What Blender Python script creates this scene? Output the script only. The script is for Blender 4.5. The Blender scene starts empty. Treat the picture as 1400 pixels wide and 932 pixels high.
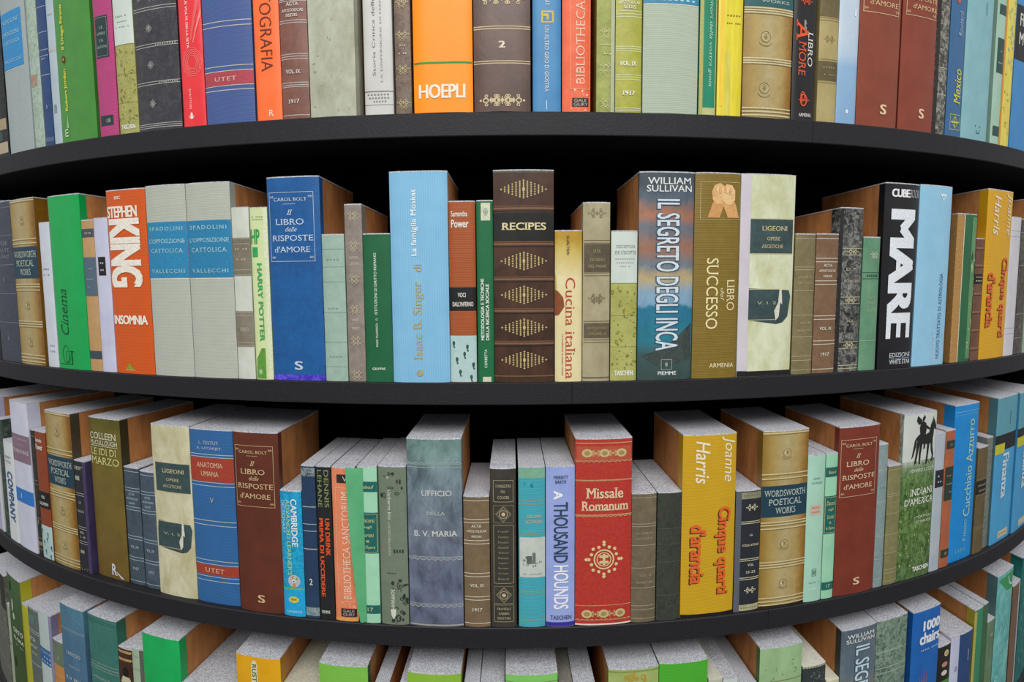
import bpy, bmesh, math, random
from mathutils import Vector, Matrix

SC = bpy.context.scene
COL = SC.collection
random.seed(7)

# ------------------------------------------------------------------ camera
cam_data = bpy.data.cameras.new('camera')
cam_data.sensor_fit = 'HORIZONTAL'
cam_data.sensor_width = 36.0
cam_data.lens = 842.064 / 1400.0 * 36.0
cam_data.clip_start = 0.02
camera = bpy.data.objects.new('camera', cam_data)
COL.objects.link(camera)
CAM_PITCH, CAM_ROLL = 0.091, -0.0067
_f = Vector((0.0002, math.cos(CAM_PITCH), -math.sin(CAM_PITCH))).normalized()
_r = _f.cross(Vector((0, 0, 1))).normalized()
_u = _r.cross(_f)
_r2 = _r * math.cos(CAM_ROLL) + _u * math.sin(CAM_ROLL)
_u2 = -_r * math.sin(CAM_ROLL) + _u * math.cos(CAM_ROLL)
camera.matrix_world = Matrix(((_r2.x, _u2.x, -_f.x, 0.0), (_r2.y, _u2.y, -_f.y, -2.5705),
                              (_r2.z, _u2.z, -_f.z, -0.2335), (0, 0, 0, 1)))
SC.camera = camera

# ------------------------------------------------------------------ light
world = bpy.data.worlds.new('hall_light')
SC.world = world
world.use_nodes = True
_nt = world.node_tree
_nt.nodes.clear()
_o = _nt.nodes.new('ShaderNodeOutputWorld')
_bg = _nt.nodes.new('ShaderNodeBackground')
_tc = _nt.nodes.new('ShaderNodeTexCoord')
_sx = _nt.nodes.new('ShaderNodeSeparateXYZ')
_mr = _nt.nodes.new('ShaderNodeMapRange')
_cr = _nt.nodes.new('ShaderNodeValToRGB')
_mr.inputs['From Min'].default_value = -1.0
_cr.color_ramp.elements[0].position = 0.30
_cr.color_ramp.elements[0].color = (0.045, 0.045, 0.05, 1)
_cr.color_ramp.elements[1].position = 0.72
_cr.color_ramp.elements[1].color = (0.985, 0.99, 0.985, 1)
_nt.links.new(_tc.outputs['Generated'], _sx.inputs[0])
_nt.links.new(_sx.outputs['Z'], _mr.inputs['Value'])
_nt.links.new(_mr.outputs[0], _cr.inputs[0])
_nt.links.new(_cr.outputs[0], _bg.inputs['Color'])
_bg.inputs['Strength'].default_value = 0.70
_nt.links.new(_bg.outputs[0], _o.inputs[0])


def area_light(name, loc, target, sx, sy, energy, color):
    d = bpy.data.lights.new(name, 'AREA')
    d.shape = 'RECTANGLE'
    d.size, d.size_y = sx, sy
    d.energy = energy
    d.color = color
    o = bpy.data.objects.new(name, d)
    COL.objects.link(o)
    o.location = loc
    o.rotation_euler = (Vector(target) - Vector(loc)).to_track_quat('-Z', 'Y').to_euler()
    return o


area_light('ceiling_light_panel', (0.0, -4.6, 2.3), (0, -1.6, -0.4), 3.6, 2.2, 165.0, (1.0, 0.985, 0.95))
SC.view_settings.view_transform = 'Standard'
SC.view_settings.look = 'None'
SC.view_settings.gamma = 1.0
SC.view_settings.use_curve_mapping = False
SC.view_settings.exposure = 0.0


# ------------------------------------------------------------------ materials
def lin(hx):
    hx = hx.lstrip('#')
    out = []
    for i in (0, 2, 4):
        c = int(hx[i:i + 2], 16) / 255.0
        out.append(c / 12.92 if c <= 0.04045 else ((c + 0.055) / 1.055) ** 2.4)
    return (out[0], out[1], out[2], 1.0)


def dark(hx, k):
    hx = hx.lstrip('#')
    return '#' + ''.join('%02x' % max(0, min(255, int(int(hx[i:i + 2], 16) * k))) for i in (0, 2, 4))


_MATS = {}
# kind: (noise scale per metre, ramp low, ramp high, distortion, z squash)
KINDS = {'plain': (30, .30, .70, 0, 1), 'mottle': (105, .36, .64, .3, 1), 'marble': (120, .46, .62, .9, 1), 'stain': (42, .34, .68, .6, .6),
         'fine': (320, .35, .65, 0, 1), 'streak': (160, .3, .7, .4, .12), 'cloth': (60, .3, .7, 0, 1), 'rib': (40, .3, .7, 0, 1),
         'swirl': (24, .42, .58, 2.2, 1), 'edge': (520, .38, .62, 0, 1), 'wood': (55, .3, .7, .3, .35), 'grass': (110, .38, .62, .8, .6)}


def M(kind, c1, c2=None, rough=.5, ramp=None, amt=1.0, spec=.35, axis='Z'):
    """A printed paper, cloth or board: two colours mottled by noise; ramp = [(height 0..1, colour)] for a printed picture."""
    key = (kind, c1, c2, rough, tuple(ramp) if ramp else None, amt, axis)
    if key in _MATS:
        return _MATS[key]
    sc, lo, hi, dist, squash = KINDS[kind]
    m = bpy.data.materials.new(kind + '_print_' + c1.lstrip('#'))
    m.use_nodes = True
    nt = m.node_tree
    N, L = nt.nodes, nt.links
    b = N['Principled BSDF']
    b.inputs['Roughness'].default_value = rough
    b.inputs['Specular IOR Level'].default_value = spec
    tc, oi, add, mp = N.new('ShaderNodeTexCoord'), N.new('ShaderNodeObjectInfo'), N.new('ShaderNodeVectorMath'), N.new('ShaderNodeMapping')
    add.operation = 'ADD'
    mul = N.new('ShaderNodeMath')
    mul.operation = 'MULTIPLY'
    mul.inputs[1].default_value = 7.3
    L.new(oi.outputs['Random'], mul.inputs[0])
    L.new(tc.outputs['Object'], add.inputs[0])
    L.new(mul.outputs[0], add.inputs[1])
    mp.inputs['Scale'].default_value = (1, 1, squash)
    L.new(add.outputs[0], mp.inputs['Vector'])
    nz = N.new('ShaderNodeTexNoise')
    nz.inputs['Scale'].default_value = sc
    nz.inputs['Detail'].default_value = 9.0
    nz.inputs['Roughness'].default_value = .72 if kind in ('marble', 'stain', 'mottle') else .62
    nz.inputs['Distortion'].default_value = dist
    L.new(mp.outputs[0], nz.inputs['Vector'])
    rp = N.new('ShaderNodeValToRGB')
    rp.color_ramp.elements[0].position = lo
    rp.color_ramp.elements[1].position = hi
    L.new(nz.outputs['Fac'], rp.inputs[0])
    fac = rp.outputs[0]
    if kind in ('mottle', 'stain', 'marble', 'swirl'):
        # broad wear on top of the fine grain
        n2 = N.new('ShaderNodeTexNoise')
        n2.inputs['Scale'].default_value = 26.0
        n2.inputs['Detail'].default_value = 4.0
        n2.inputs['Roughness'].default_value = .55
        L.new(mp.outputs[0], n2.inputs['Vector'])
        r2 = N.new('ShaderNodeValToRGB')
        r2.color_ramp.elements[0].position = .36
        r2.color_ramp.elements[1].position = .66
        L.new(n2.outputs['Fac'], r2.inputs[0])
        a2 = N.new('ShaderNodeMix')
        a2.inputs[0].default_value = .22 if kind == 'marble' else .42
        L.new(fac, a2.inputs[2])
        L.new(r2.outputs[0], a2.inputs[3])
        fac = a2.outputs[0]
    if kind in ('cloth', 'rib'):
        wv = N.new('ShaderNodeTexWave')
        wv.wave_type = 'BANDS'
        wv.bands_direction = 'Z' if kind == 'cloth' else 'X'
        wv.inputs['Scale'].default_value = 130.0 if kind == 'cloth' else 95.0
        wv.inputs['Distortion'].default_value = .6
        wv.inputs['Detail'].default_value = 2.0
        L.new(tc.outputs['Object'], wv.inputs['Vector'])
        av = N.new('ShaderNodeMix')
        av.inputs[0].default_value = .6
        L.new(fac, av.inputs[2])
        L.new(wv.outputs['Fac'], av.inputs[3])
        fac = av.outputs[0]
    if amt != 1.0:
        mm = N.new('ShaderNodeMath')
        mm.operation = 'MULTIPLY'
        mm.inputs[1].default_value = amt
        L.new(fac, mm.inputs[0])
        fac = mm.outputs[0]
    mx = N.new('ShaderNodeMix')
    mx.data_type = 'RGBA'
    L.new(fac, mx.inputs[0])
    mx.inputs[6].default_value = lin(c1)
    mx.inputs[7].default_value = lin(c2 if c2 else dark(c1, .93))
    if ramp:
        sp = N.new('ShaderNodeSeparateXYZ')
        L.new(tc.outputs['Generated'], sp.inputs[0])
        wob = N.new('ShaderNodeMath')
        wob.operation = 'MULTIPLY_ADD'
        L.new(nz.outputs['Fac'], wob.inputs[0])
        wob.inputs[1].default_value = .10
        L.new(sp.outputs[axis], wob.inputs[2])
        zr = N.new('ShaderNodeValToRGB')
        el = zr.color_ramp.elements
        while len(el) < len(ramp):
            el.new(.5)
        for e, (pz, pc) in zip(el, ramp):
            e.position = min(1, pz + .05)
            e.color = lin(pc)
        L.new(wob.outputs[0], zr.inputs[0])
        ml = N.new('ShaderNodeMix')
        ml.data_type = 'RGBA'
        ml.blend_type = 'MULTIPLY'
        ml.inputs[0].default_value = 1.0
        L.new(zr.outputs[0], ml.inputs[6])
        L.new(mx.outputs[2], ml.inputs[7])
        mx = ml
    L.new(mx.outputs[2], b.inputs['Base Color'])
    if kind in ('mottle', 'marble', 'stain', 'fine', 'edge', 'cloth', 'wood'):
        bp = N.new('ShaderNodeBump')
        bp.inputs['Strength'].default_value = .18
        bp.inputs['Distance'].default_value = .001
        L.new(fac, bp.inputs['Height'])
        L.new(bp.outputs[0], b.inputs['Normal'])
    _MATS[key] = m
    return m


def ink(c):
    """Flat printing ink; a material passes straight through."""
    if not isinstance(c, str):
        return c
    return M('fine', c, dark(c, .90), rough=.5)


WHITE_EDGE = M('edge', '#d6d7de', '#8f919c', rough=.8)
BOARD = M('wood', '#c98b52', '#a4693a', rough=.75)
GOLD = '#d3bf8a'
PALE = '#e3e0d6'

# ------------------------------------------------------------------ geometry of one book
NS = 20
US = [.5 - .5 * math.cos(math.pi * i / NS) for i in range(NS + 1)]
LEAN = [(-.85, .52), (-.5, .36), (-.42, .28), (-.36, .18), (-.3, .09), (-.2, .05), (-.1, .02), (0, 0), (.1, -.02), (.3, -.06), (.6, -.12), (.85, -.25)]


def lean(th):
    """Direction of a book's side boards: the blocks are pushed together, so they stand less fanned out than the shelf's radii."""
    for (a, va), (b, vb) in zip(LEAN, LEAN[1:]):
        if th <= b:
            return va + (vb - va) * (th - a) / (b - a)
    return LEAN[-1][1]


def new_obj(name, verts, faces, mats, midx=None, parent=None):
    me = bpy.data.meshes.new(name)
    me.from_pydata(verts, [], faces)
    for m in mats:
        me.materials.append(m)
    if midx:
        me.polygons.foreach_set('material_index', midx)
    me.update()
    o = bpy.data.objects.new(name, me)
    COL.objects.link(o)
    if parent:
        o.parent = parent
    return o


def prism(poly, z0, z1):
    n = len(poly)
    v = [(x, y, z0) for x, y in poly] + [(x, y, z1) for x, y in poly]
    f = [(i, (i + 1) % n, n + (i + 1) % n, n + i) for i in range(n)]
    f += [tuple(range(n - 1, -1, -1)), tuple(range(n, 2 * n))]
    return v, f


_TXT = {}


def glyphs(s, bold, shear, space, serif):
    """Outline letters as a flat mesh in a unit box; serif adds feet to the stems."""
    key = (s, bold, shear, space, serif)
    if key in _TXT:
        return _TXT[key]
    cu = bpy.data.curves.new('lettering', 'FONT')
    cu.body = s
    cu.resolution_u = 3
    cu.offset = min(0.0, bold)
    cu.space_character = space
    o = bpy.data.objects.new('lettering', cu)
    COL.objects.link(o)
    bpy.context.view_layer.update()
    me = bpy.data.meshes.new_from_object(o.evaluated_get(bpy.context.evaluated_depsgraph_get()))
    v = [(p.co.x, p.co.y) for p in me.vertices]
    f = [tuple(p.vertices) for p in me.polygons]
    feet, layers = [], [f]
    bpy.data.objects.remove(o)
    bpy.data.curves.remove(cu)
    bpy.data.meshes.remove(me)
    if v:
        if serif:
            count = {}
            for q in f:
                for i in range(len(q)):
                    e = tuple(sorted((q[i], q[(i + 1) % len(q)])))
                    count[e] = count.get(e, 0) + 1
            cap = max(p[1] for p in v)
            for (i, j), n in sorted(count.items()):
                (xa, ya), (xb, yb) = v[i], v[j]
                if n == 1 and abs(ya - yb) < 1e-4 and .03 < abs(xa - xb) < .17 and (abs(ya) < .01 or ya > .45):
                    lo, hi = min(xa, xb) - .07, max(xa, xb) + .07
                    d = .042 if ya < .2 else -.042
                    k = len(v)
                    v += [(lo, ya), (hi, ya), (hi, ya + d), (lo, ya + d)]
                    feet.append((k, k + 1, k + 2, k + 3) if d > 0 else (k + 3, k + 2, k + 1, k))
        layers = [f] + ([feet] if feet else [])
        if bold > 0:
            n = len(v)
            base, v0 = [q for ly in layers for q in ly], list(v)
            for m, (dx, dy) in enumerate(((-bold, -.4 * bold), (bold, .4 * bold), (-bold, .4 * bold), (bold, -.4 * bold))):
                v += [(x + dx, y + dy) for x, y in v0]
                layers.append([tuple(n * (m + 1) + i for i in q) for q in base])
        if shear:
            v = [(x + shear * y, y) for x, y in v]
        x0, x1 = min(p[0] for p in v), max(p[0] for p in v)
        y0, y1 = min(p[1] for p in v), max(p[1] for p in v)
        v = [((x - x0) / max(1e-6, x1 - x0), (y - y0) / max(1e-6, y1 - y0)) for x, y in v]
    _TXT[key] = (v, layers)
    return _TXT[key]


class Book:
    def __init__(s, tl, tr, H, vs, rb, z, p, b, dep, v0):
        s.th = .5 * (tl + tr)
        s.w = 2 * rb * math.sin(.5 * (tr - tl)) - .0008
        s.H, s.vs, s.rb, s.z, s.p, s.dep, s.v0 = H, vs, rb, z, p, dep, v0
        s.b = b if b is not None else max(.0012, min(.0052, .09 * s.w))
        s.b = min(s.b * max(.3, 1 - 1.2 * abs(s.th)), 1.7046 - rb)
        s.aL = max(-.75, min(.75, lean(tl) + s.th))
        s.aR = max(-.75, min(.75, lean(tr) + s.th))
        s.v, s.f, s.mi, s.mats = [], [], [], []
        s.tmats, s.blocks, s.nt, s.np = [], [], 0, 0

    def F(s, u):
        """Front of the spine at u (negative = towards the viewer), straight between the profile's points."""
        u = max(0.0, min(1.0, u))
        for a, e in zip(US, US[1:]):
            if u <= e:
                fa, fe = (-s.b * (1 - abs(2 * q - 1) ** s.p) for q in (a, e))
                return fa + (fe - fa) * (u - a) / (e - a)
        return 0.0

    def drape(s, pts, faces):
        """Cut a flat print along the spine's facets so that it lies on them."""
        x0, x1 = min(p[0] for p in pts), max(p[0] for p in pts)
        cuts = [(u - .5) * s.w for u in US[1:-1] if x0 + 1e-5 < (u - .5) * s.w < x1 - 1e-5]
        if not cuts or x1 - x0 < .003:
            return pts, faces
        bm = bmesh.new()
        bv = [bm.verts.new((x, 0, z)) for x, z in pts]
        for f in faces:
            try:
                bm.faces.new([bv[i] for i in f])
            except ValueError:
                pass
        for x in cuts:
            bmesh.ops.bisect_plane(bm, geom=bm.verts[:] + bm.edges[:] + bm.faces[:], dist=1e-7, plane_co=(x, 0, 0), plane_no=(1, 0, 0))
        bm.verts.index_update()
        pts = [(q.co.x, q.co.z) for q in bm.verts]
        faces = [tuple(q.index for q in f.verts) for f in bm.faces]
        bm.free()
        return pts, faces

    def zz(s, v):
        return max(0.0006, min(s.H - .002, s.v0 + v * s.vs))

    def mat(s, c):
        m = ink(c)
        if m not in s.mats:
            s.mats.append(m)
        return s.mats.index(m)

    def tmat(s, c):
        m = ink(c)
        if m not in s.tmats:
            s.tmats.append(m)
        return s.tmats.index(m)

    def visible(s, v):
        return -.005 < s.v0 + v * s.vs < s.H

    # --- prints on the spine (u across 0..1, v up 0..1)
    def rect(s, u0, u1, v0, v1, c, k=1):
        if v0 > v1:
            v0, v1 = v1, v0
        z0, z1 = s.zz(v0), s.zz(v1)
        if z1 - z0 < 1e-5:
            return
        us = [u0] + [u for u in US if u0 + 1e-4 < u < u1 - 1e-4] + [u1]
        s.np += 1
        n0, mi, off = len(s.v), s.mat(c), .00025 * k + 1e-6 * s.np
        for u in us:
            x, y = (u - .5) * s.w, s.F(u) - off
            s.v += [(x, y, z0), (x, y, z1)]
        for i in range(len(us) - 1):
            a = n0 + 2 * i
            s.f.append((a, a + 2, a + 3, a + 1))
            s.mi.append(mi)

    def poly(s, pts, c, k=2):
        """pts in metres from (x across the middle, z above the shelf)."""
        pts, faces = s.drape(pts, [tuple(range(len(pts)))])
        s.np += 1
        n0, off, mi = len(s.v), .00025 * k + 1e-6 * s.np, s.mat(c)
        hw = .497 * s.w
        for x, z in pts:
            x = max(-hw, min(hw, x))
            s.v.append((x, s.F(x / s.w + .5) - off, max(.0006, min(s.H - .002, z))))
        for f in faces:
            s.f.append(tuple(n0 + i for i in f))
            s.mi.append(mi)

    def text(s, string, u0, u1, v0, v1, c, rot=0, bold=0.0, shear=0.0, space=1.0, serif=False, k=2):
        gv, gf = glyphs(string, bold, shear, space, serif)
        if not gv or not s.visible(v0):
            return
        pts = []
        for a, t in gv:
            if rot == 0:
                u, v = u0 + (u1 - u0) * a, v0 + (v1 - v0) * t
            elif rot == 'd':
                u, v = u0 + (u1 - u0) * t, v1 + (v0 - v1) * a
            else:
                u, v = u1 + (u0 - u1) * t, v0 + (v1 - v0) * a
            pts.append(((u - .5) * s.w, s.v0 + v * s.vs))
        mi, hw = s.tmat(c), .498 * s.w
        box = [min(p[0] for p in pts), max(p[0] for p in pts), min(p[1] for p in pts), max(p[1] for p in pts)]
        blk = (box, [], [], [])
        for ly in gf:
            s.nt += 1
            used = sorted({i for f in ly for i in f})
            back = {i: j for j, i in enumerate(used)}
            p2, f2 = s.drape([pts[i] for i in used], [tuple(back[i] for i in f) for f in ly])
            n0, off = len(blk[1]), .00025 * k + .0001 + 1.2e-5 * s.nt
            for x, z in p2:
                x = max(-hw, min(hw, x))
                blk[1].append((x, s.F(x / s.w + .5) - off, max(.0006, min(s.H - .0018, z))))
            for f in f2:
                blk[2].append(tuple(n0 + i for i in f))
                blk[3].append(mi)
        s.blocks.append(blk)

    def lettering(s):
        """Words set close together make one block of lettering: (verts, faces, materials) of each block, largest first."""
        groups = []
        for b in s.blocks:
            near = [g for g in groups if any(max(b[0][0] - q[0][1], q[0][0] - b[0][1], b[0][2] - q[0][3], q[0][2] - b[0][3]) < .016 for q in g)]
            for g in near:
                groups.remove(g)
            groups.append([b] + [q for g in near for q in g])
        out = []
        for g in groups:
            v, f, mi = [], [], []
            for _, bv, bf, bm in g:
                n0 = len(v)
                v += bv
                f += [tuple(n0 + i for i in q) for q in bf]
                mi += bm
            out.append((sum((q[0][1] - q[0][0]) * (q[0][3] - q[0][2]) for q in g), v, f, mi))
        return sorted(out, key=lambda q: -q[0])


# ------------------------------------------------------------------ short words for prints: each returns a function of the book
def r(u0, u1, v0, v1, c, k=1):
    return lambda B: B.rect(u0, u1, v0, v1, c, k)


def h(v, mm, c, u0=0.0, u1=1.0, k=1):
    def go(B):
        d = .0005 * mm / B.vs
        B.rect(u0, u1, v - d, v + d, c, k)
    return go


def hs(vs, mm, c, u0=0.0, u1=1.0):
    return lambda B: [h(v, mm, c, u0, u1)(B) for v in vs]


def t(s, u0, u1, v0, v1, c, rot=0, bold=0.0, shear=0.0, space=1.0, serif=False):
    return lambda B: B.text(s, u0, u1, v0, v1, c, rot, bold, shear, space, serif)


def ts(*a, **kw):
    """Lettering with serifs."""
    return t(*a, serif=True, **kw)


def fr(u0, u1, v0, v1, mm, c, k=2):
    def go(B):
        du, dv = .001 * mm / B.w, .001 * mm / B.vs
        B.rect(u0, u1, v0, v0 + dv, c, k)
        B.rect(u0, u1, v1 - dv, v1, c, k)
        B.rect(u0, u0 + du, v0 + dv, v1 - dv, c, k)
        B.rect(u1 - du, u1, v0 + dv, v1 - dv, c, k)
    return go


def ell(u, v, rx, rz, c, k=2, n=14):
    def go(B):
        if B.visible(v):
            cx, cz = (u - .5) * B.w, B.v0 + v * B.vs
            B.poly([(cx + .001 * rx * math.cos(6.2832 * i / n), cz + .001 * rz * math.sin(6.2832 * i / n)) for i in range(n)], c, k)
    return go


def ring(u, v, rx, rz, mm, c, a0=0.0, a1=1.0, k=2, n=16):
    def go(B):
        if not B.visible(v):
            return
        cx, cz = (u - .5) * B.w, B.v0 + v * B.vs
        for i in range(n):
            p = [6.2832 * (a0 + (a1 - a0) * j / n) for j in (i, i + 1)]
            q = []
            for a, e in ((p[0], 0), (p[1], 0), (p[1], mm), (p[0], mm)):
                q.append((cx + .001 * (rx - e) * math.cos(a), cz + .001 * (rz - e) * math.sin(a)))
            B.poly(q[::-1] if False else q, c, k)
    return go


def pg(pts, c, k=2):
    return lambda B: B.poly([((u - .5) * B.w, B.v0 + v * B.vs) for u, v in pts], c, k)


def fleuron(u, v, mm, c):
    """Scroll ornament: two curls, a lozenge and dots."""
    def go(B):
        for sx in (-1, 1):
            du = sx * mm * .00042 / B.w
            ring(u + du, v, mm * .26, mm * .22, mm * .1, c, n=10)(B)
            ell(u + 2 * du, v, mm * .1, mm * .1, c, n=6)(B)
            for sz in (-1, 1):
                ring(u + du * .9, v + sz * mm * .00034 / B.vs, mm * .15, mm * .13, mm * .07, c, n=8)(B)
        ell(u, v, mm * .14, mm * .26, c, n=4)(B)
    return go


def lozenge(u, v, wu, mmz, c):
    """Filigree in a lozenge outline, as on tooled leather."""
    def go(B):
        hw = .5 * wu * B.w
        cx, cz = (u - .5) * B.w, B.v0 + v * B.vs
        n = 13
        for i in range(n):
            q = (i - (n - 1) / 2) / ((n - 1) / 2)
            hh = .001 * mmz * (1 - abs(q)) ** .8
            k = max(1, int(hh / .0026))
            for j in range(-k, k + 1):
                zz = cz + j * hh / max(1, k) * .92
                sx = hw / n * (.72 if (i + j) % 2 else .5)
                sz = .0011 if (i + j) % 2 else .0016
                xx = cx + q * hw
                B.poly([(xx - sx, zz), (xx, zz - sz), (xx + sx, zz), (xx, zz + sz)], c)
        ell(u, v, 2.0, 2.6, c, n=8)(B)
    return go


def lace(v, mm, c, n=9, up=-1):
    def go(B):
        h(v, .5, c)(B)
        for i in range(n):
            uu = (i + .5) / n
            rr = B.w / n * 480
            for a in (0,):
                ring(uu, v, rr, mm, mm * .3, c, .5 if up < 0 else 0, 1.0 if up < 0 else .5, n=7)(B)
            ell(uu, v + up * mm * .0005 / B.vs, .5, .5, c, n=6)(B)
    return go


def rosette(u, v, mm, c):
    def go(B):
        ring(u, v, mm * .62, mm * .62, mm * .09, c)(B)
        ring(u, v, mm * .44, mm * .44, mm * .06, c)(B)
        for i in range(16):
            a = 6.2832 * i / 16
            rr = mm * (.8 if i % 2 else .9)
            ell(u + rr * math.cos(a) * .001 / B.w, v + rr * math.sin(a) * .001 / B.vs, mm * .11, mm * .11, c, n=6)(B)
        for i in range(4):
            a = math.pi / 4 + math.pi / 2 * i
            ell(u + mm * .24 * math.cos(a) * .001 / B.w, v + mm * .24 * math.sin(a) * .001 / B.vs, mm * .13, mm * .1, c, n=6)(B)
        for i in range(4):
            a = math.pi / 2 * i
            ell(u + mm * 1.05 * math.cos(a) * .001 / B.w, v + mm * 1.05 * math.sin(a) * .001 / B.vs, mm * .12, mm * .12, c, n=4)(B)
        r(u - .0006 * mm / 8 / B.w, u + .0006 * mm / 8 / B.w, v - .00034 * mm / B.vs, v + .00034 * mm / B.vs, c, 3)(B)
        r(u - .00016 * mm / B.w, u + .00016 * mm / B.w, v + .00008 * mm / B.vs, v + .00018 * mm / B.vs, c, 3)(B)
    return go


def dots(v, n, mm, c, u0=.05, u1=.95):
    return lambda B: [ell(u0 + (u1 - u0) * (i + .5) / n, v, mm, mm, c, n=6)(B) for i in range(n)]


def specks(u0, u1, v0, v1, n, mm, c, seed=1):
    """Printed blots and curls scattered in a field."""
    def go(B):
        rg = random.Random(seed)
        for i in range(n):
            uu, vv = rg.uniform(u0, u1), rg.uniform(v0, v1)
            a, e = rg.uniform(.35, 1) * mm, rg.uniform(.3, 1.2) * mm
            if i % 2:
                ring(uu, vv, a, e, min(a, e) * .45, c, rg.random(), 1.4, n=8)(B)
            else:
                ell(uu, vv, a * .6, e * .8, c, n=7)(B)
    return go


def squiggle(u0, u1, v, mm, c, n=9):
    """A line of print too small to read: little strokes."""
    def go(B):
        rg = random.Random(int(v * 997) + n)
        du = (u1 - u0) / n
        for i in range(n):
            if rg.random() < .12:
                continue
            d = .0005 * mm / B.vs * rg.uniform(.7, 1)
            r(u0 + du * (i + .15), u0 + du * (i + .7), v - d, v + d, c, 2)(B)
    return go


# ------------------------------------------------------------------ the bookcase
R_EDGE, SHELF_T, DEPTH = 1.705, .032, .17
SHELF_Z = [.002, -.372, -.7375, -1.1075]
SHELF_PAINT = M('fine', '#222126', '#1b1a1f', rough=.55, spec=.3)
PANEL_AND_SHADE_PAINT = M('fine', '#08080a', '#050506', rough=.9, spec=.1)  # back panel black, reused as painted shade below the shelves


def ring_slab(name, r0, r1, a0, a1, z0, z1, m, parent, n=60, bev=.0012, under=None):
    """A solid piece of a ring, its outer edge slightly rounded."""
    prof = [(r0, z0), (r1 - bev, z0), (r1, z0 + bev), (r1, z1 - bev), (r1 - bev, z1), (r0, z1)]
    v, f = [], []
    k = len(prof)
    for i in range(n + 1):
        a = a0 + (a1 - a0) * i / n
        v += [(rr * math.sin(a), -rr * math.cos(a), zz) for rr, zz in prof]
    for i in range(n):
        for j in range(k):
            f.append((i * k + j, (i + 1) * k + j, (i + 1) * k + (j + 1) % k, i * k + (j + 1) % k))
    f += [tuple(range(k))[::-1], tuple(n * k + j for j in range(k))]
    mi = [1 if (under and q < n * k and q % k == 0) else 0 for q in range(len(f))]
    return new_obj(name, v, f, [m] + ([under] if under else []), mi, parent)


FLOOR_Z = -1.5
case = bpy.data.objects.new('curved_bookcase', None)
COL.objects.link(case)
case.location = (0, 0, FLOOR_Z)
case['label'] = 'black curved bookcase with bowed shelves holding every row of books'
case['category'] = 'bookcase'
case_children = []
for zi, seams in zip(SHELF_Z + [.372], ((.262,), (.05,), (.2335,), (-.1,), (.3,))):
    edges = [-1.25] + list(seams) + [1.25]
    for a0, a1 in zip(edges, edges[1:]):
        case_children.append(ring_slab('shelf', R_EDGE - .3, R_EDGE, a0 + .0002, a1 - .0002, zi - SHELF_T, zi, SHELF_PAINT, case, under=PANEL_AND_SHADE_PAINT))  # underside coloured blacker than the shelf to stand in for its shade
case_children.append(ring_slab('back_panel', R_EDGE - .302, R_EDGE - .2995, -1.25, 1.25, FLOOR_Z + .002, .372, PANEL_AND_SHADE_PAINT, case))
for sgn in (-1, 1):  # added black uprights that block the bright background beyond the row ends
    for zi in SHELF_Z:
        case_children.append(ring_slab('added_blocker', R_EDGE - .299, R_EDGE - .004, sgn * .84 - .008, sgn * .84 + .008, zi + .0006, zi + .3395 - .0006 if zi > 0 else SHELF_Z[SHELF_Z.index(zi) - 1] - SHELF_T - .0006, PANEL_AND_SHADE_PAINT, case, n=2))
case_children.append(ring_slab('plinth', R_EDGE - .3, R_EDGE - .05, -1.25, 1.25, FLOOR_Z + .002, SHELF_Z[3] - SHELF_T - .0005, SHELF_PAINT, case))
for o in case_children:
    o.location = (0, 0, -FLOOR_Z)
_fv = [(-4, -5, FLOOR_Z), (4, -5, FLOOR_Z), (4, 1, FLOOR_Z), (-4, 1, FLOOR_Z)]
_fv += [(x, y, z - .05) for x, y, z in _fv]
floor = new_obj('floor', _fv, [(0, 1, 2, 3), (7, 6, 5, 4), (0, 4, 5, 1), (1, 5, 6, 2), (2, 6, 7, 3), (3, 7, 4, 0)], [M('plain', '#5a5854', '#504e4b', rough=.5)])
floor['kind'] = 'structure'

GROUPS = ['books on the top shelf', 'books on the second shelf', 'books on the third shelf', 'books on the lowest shelf']


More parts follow.
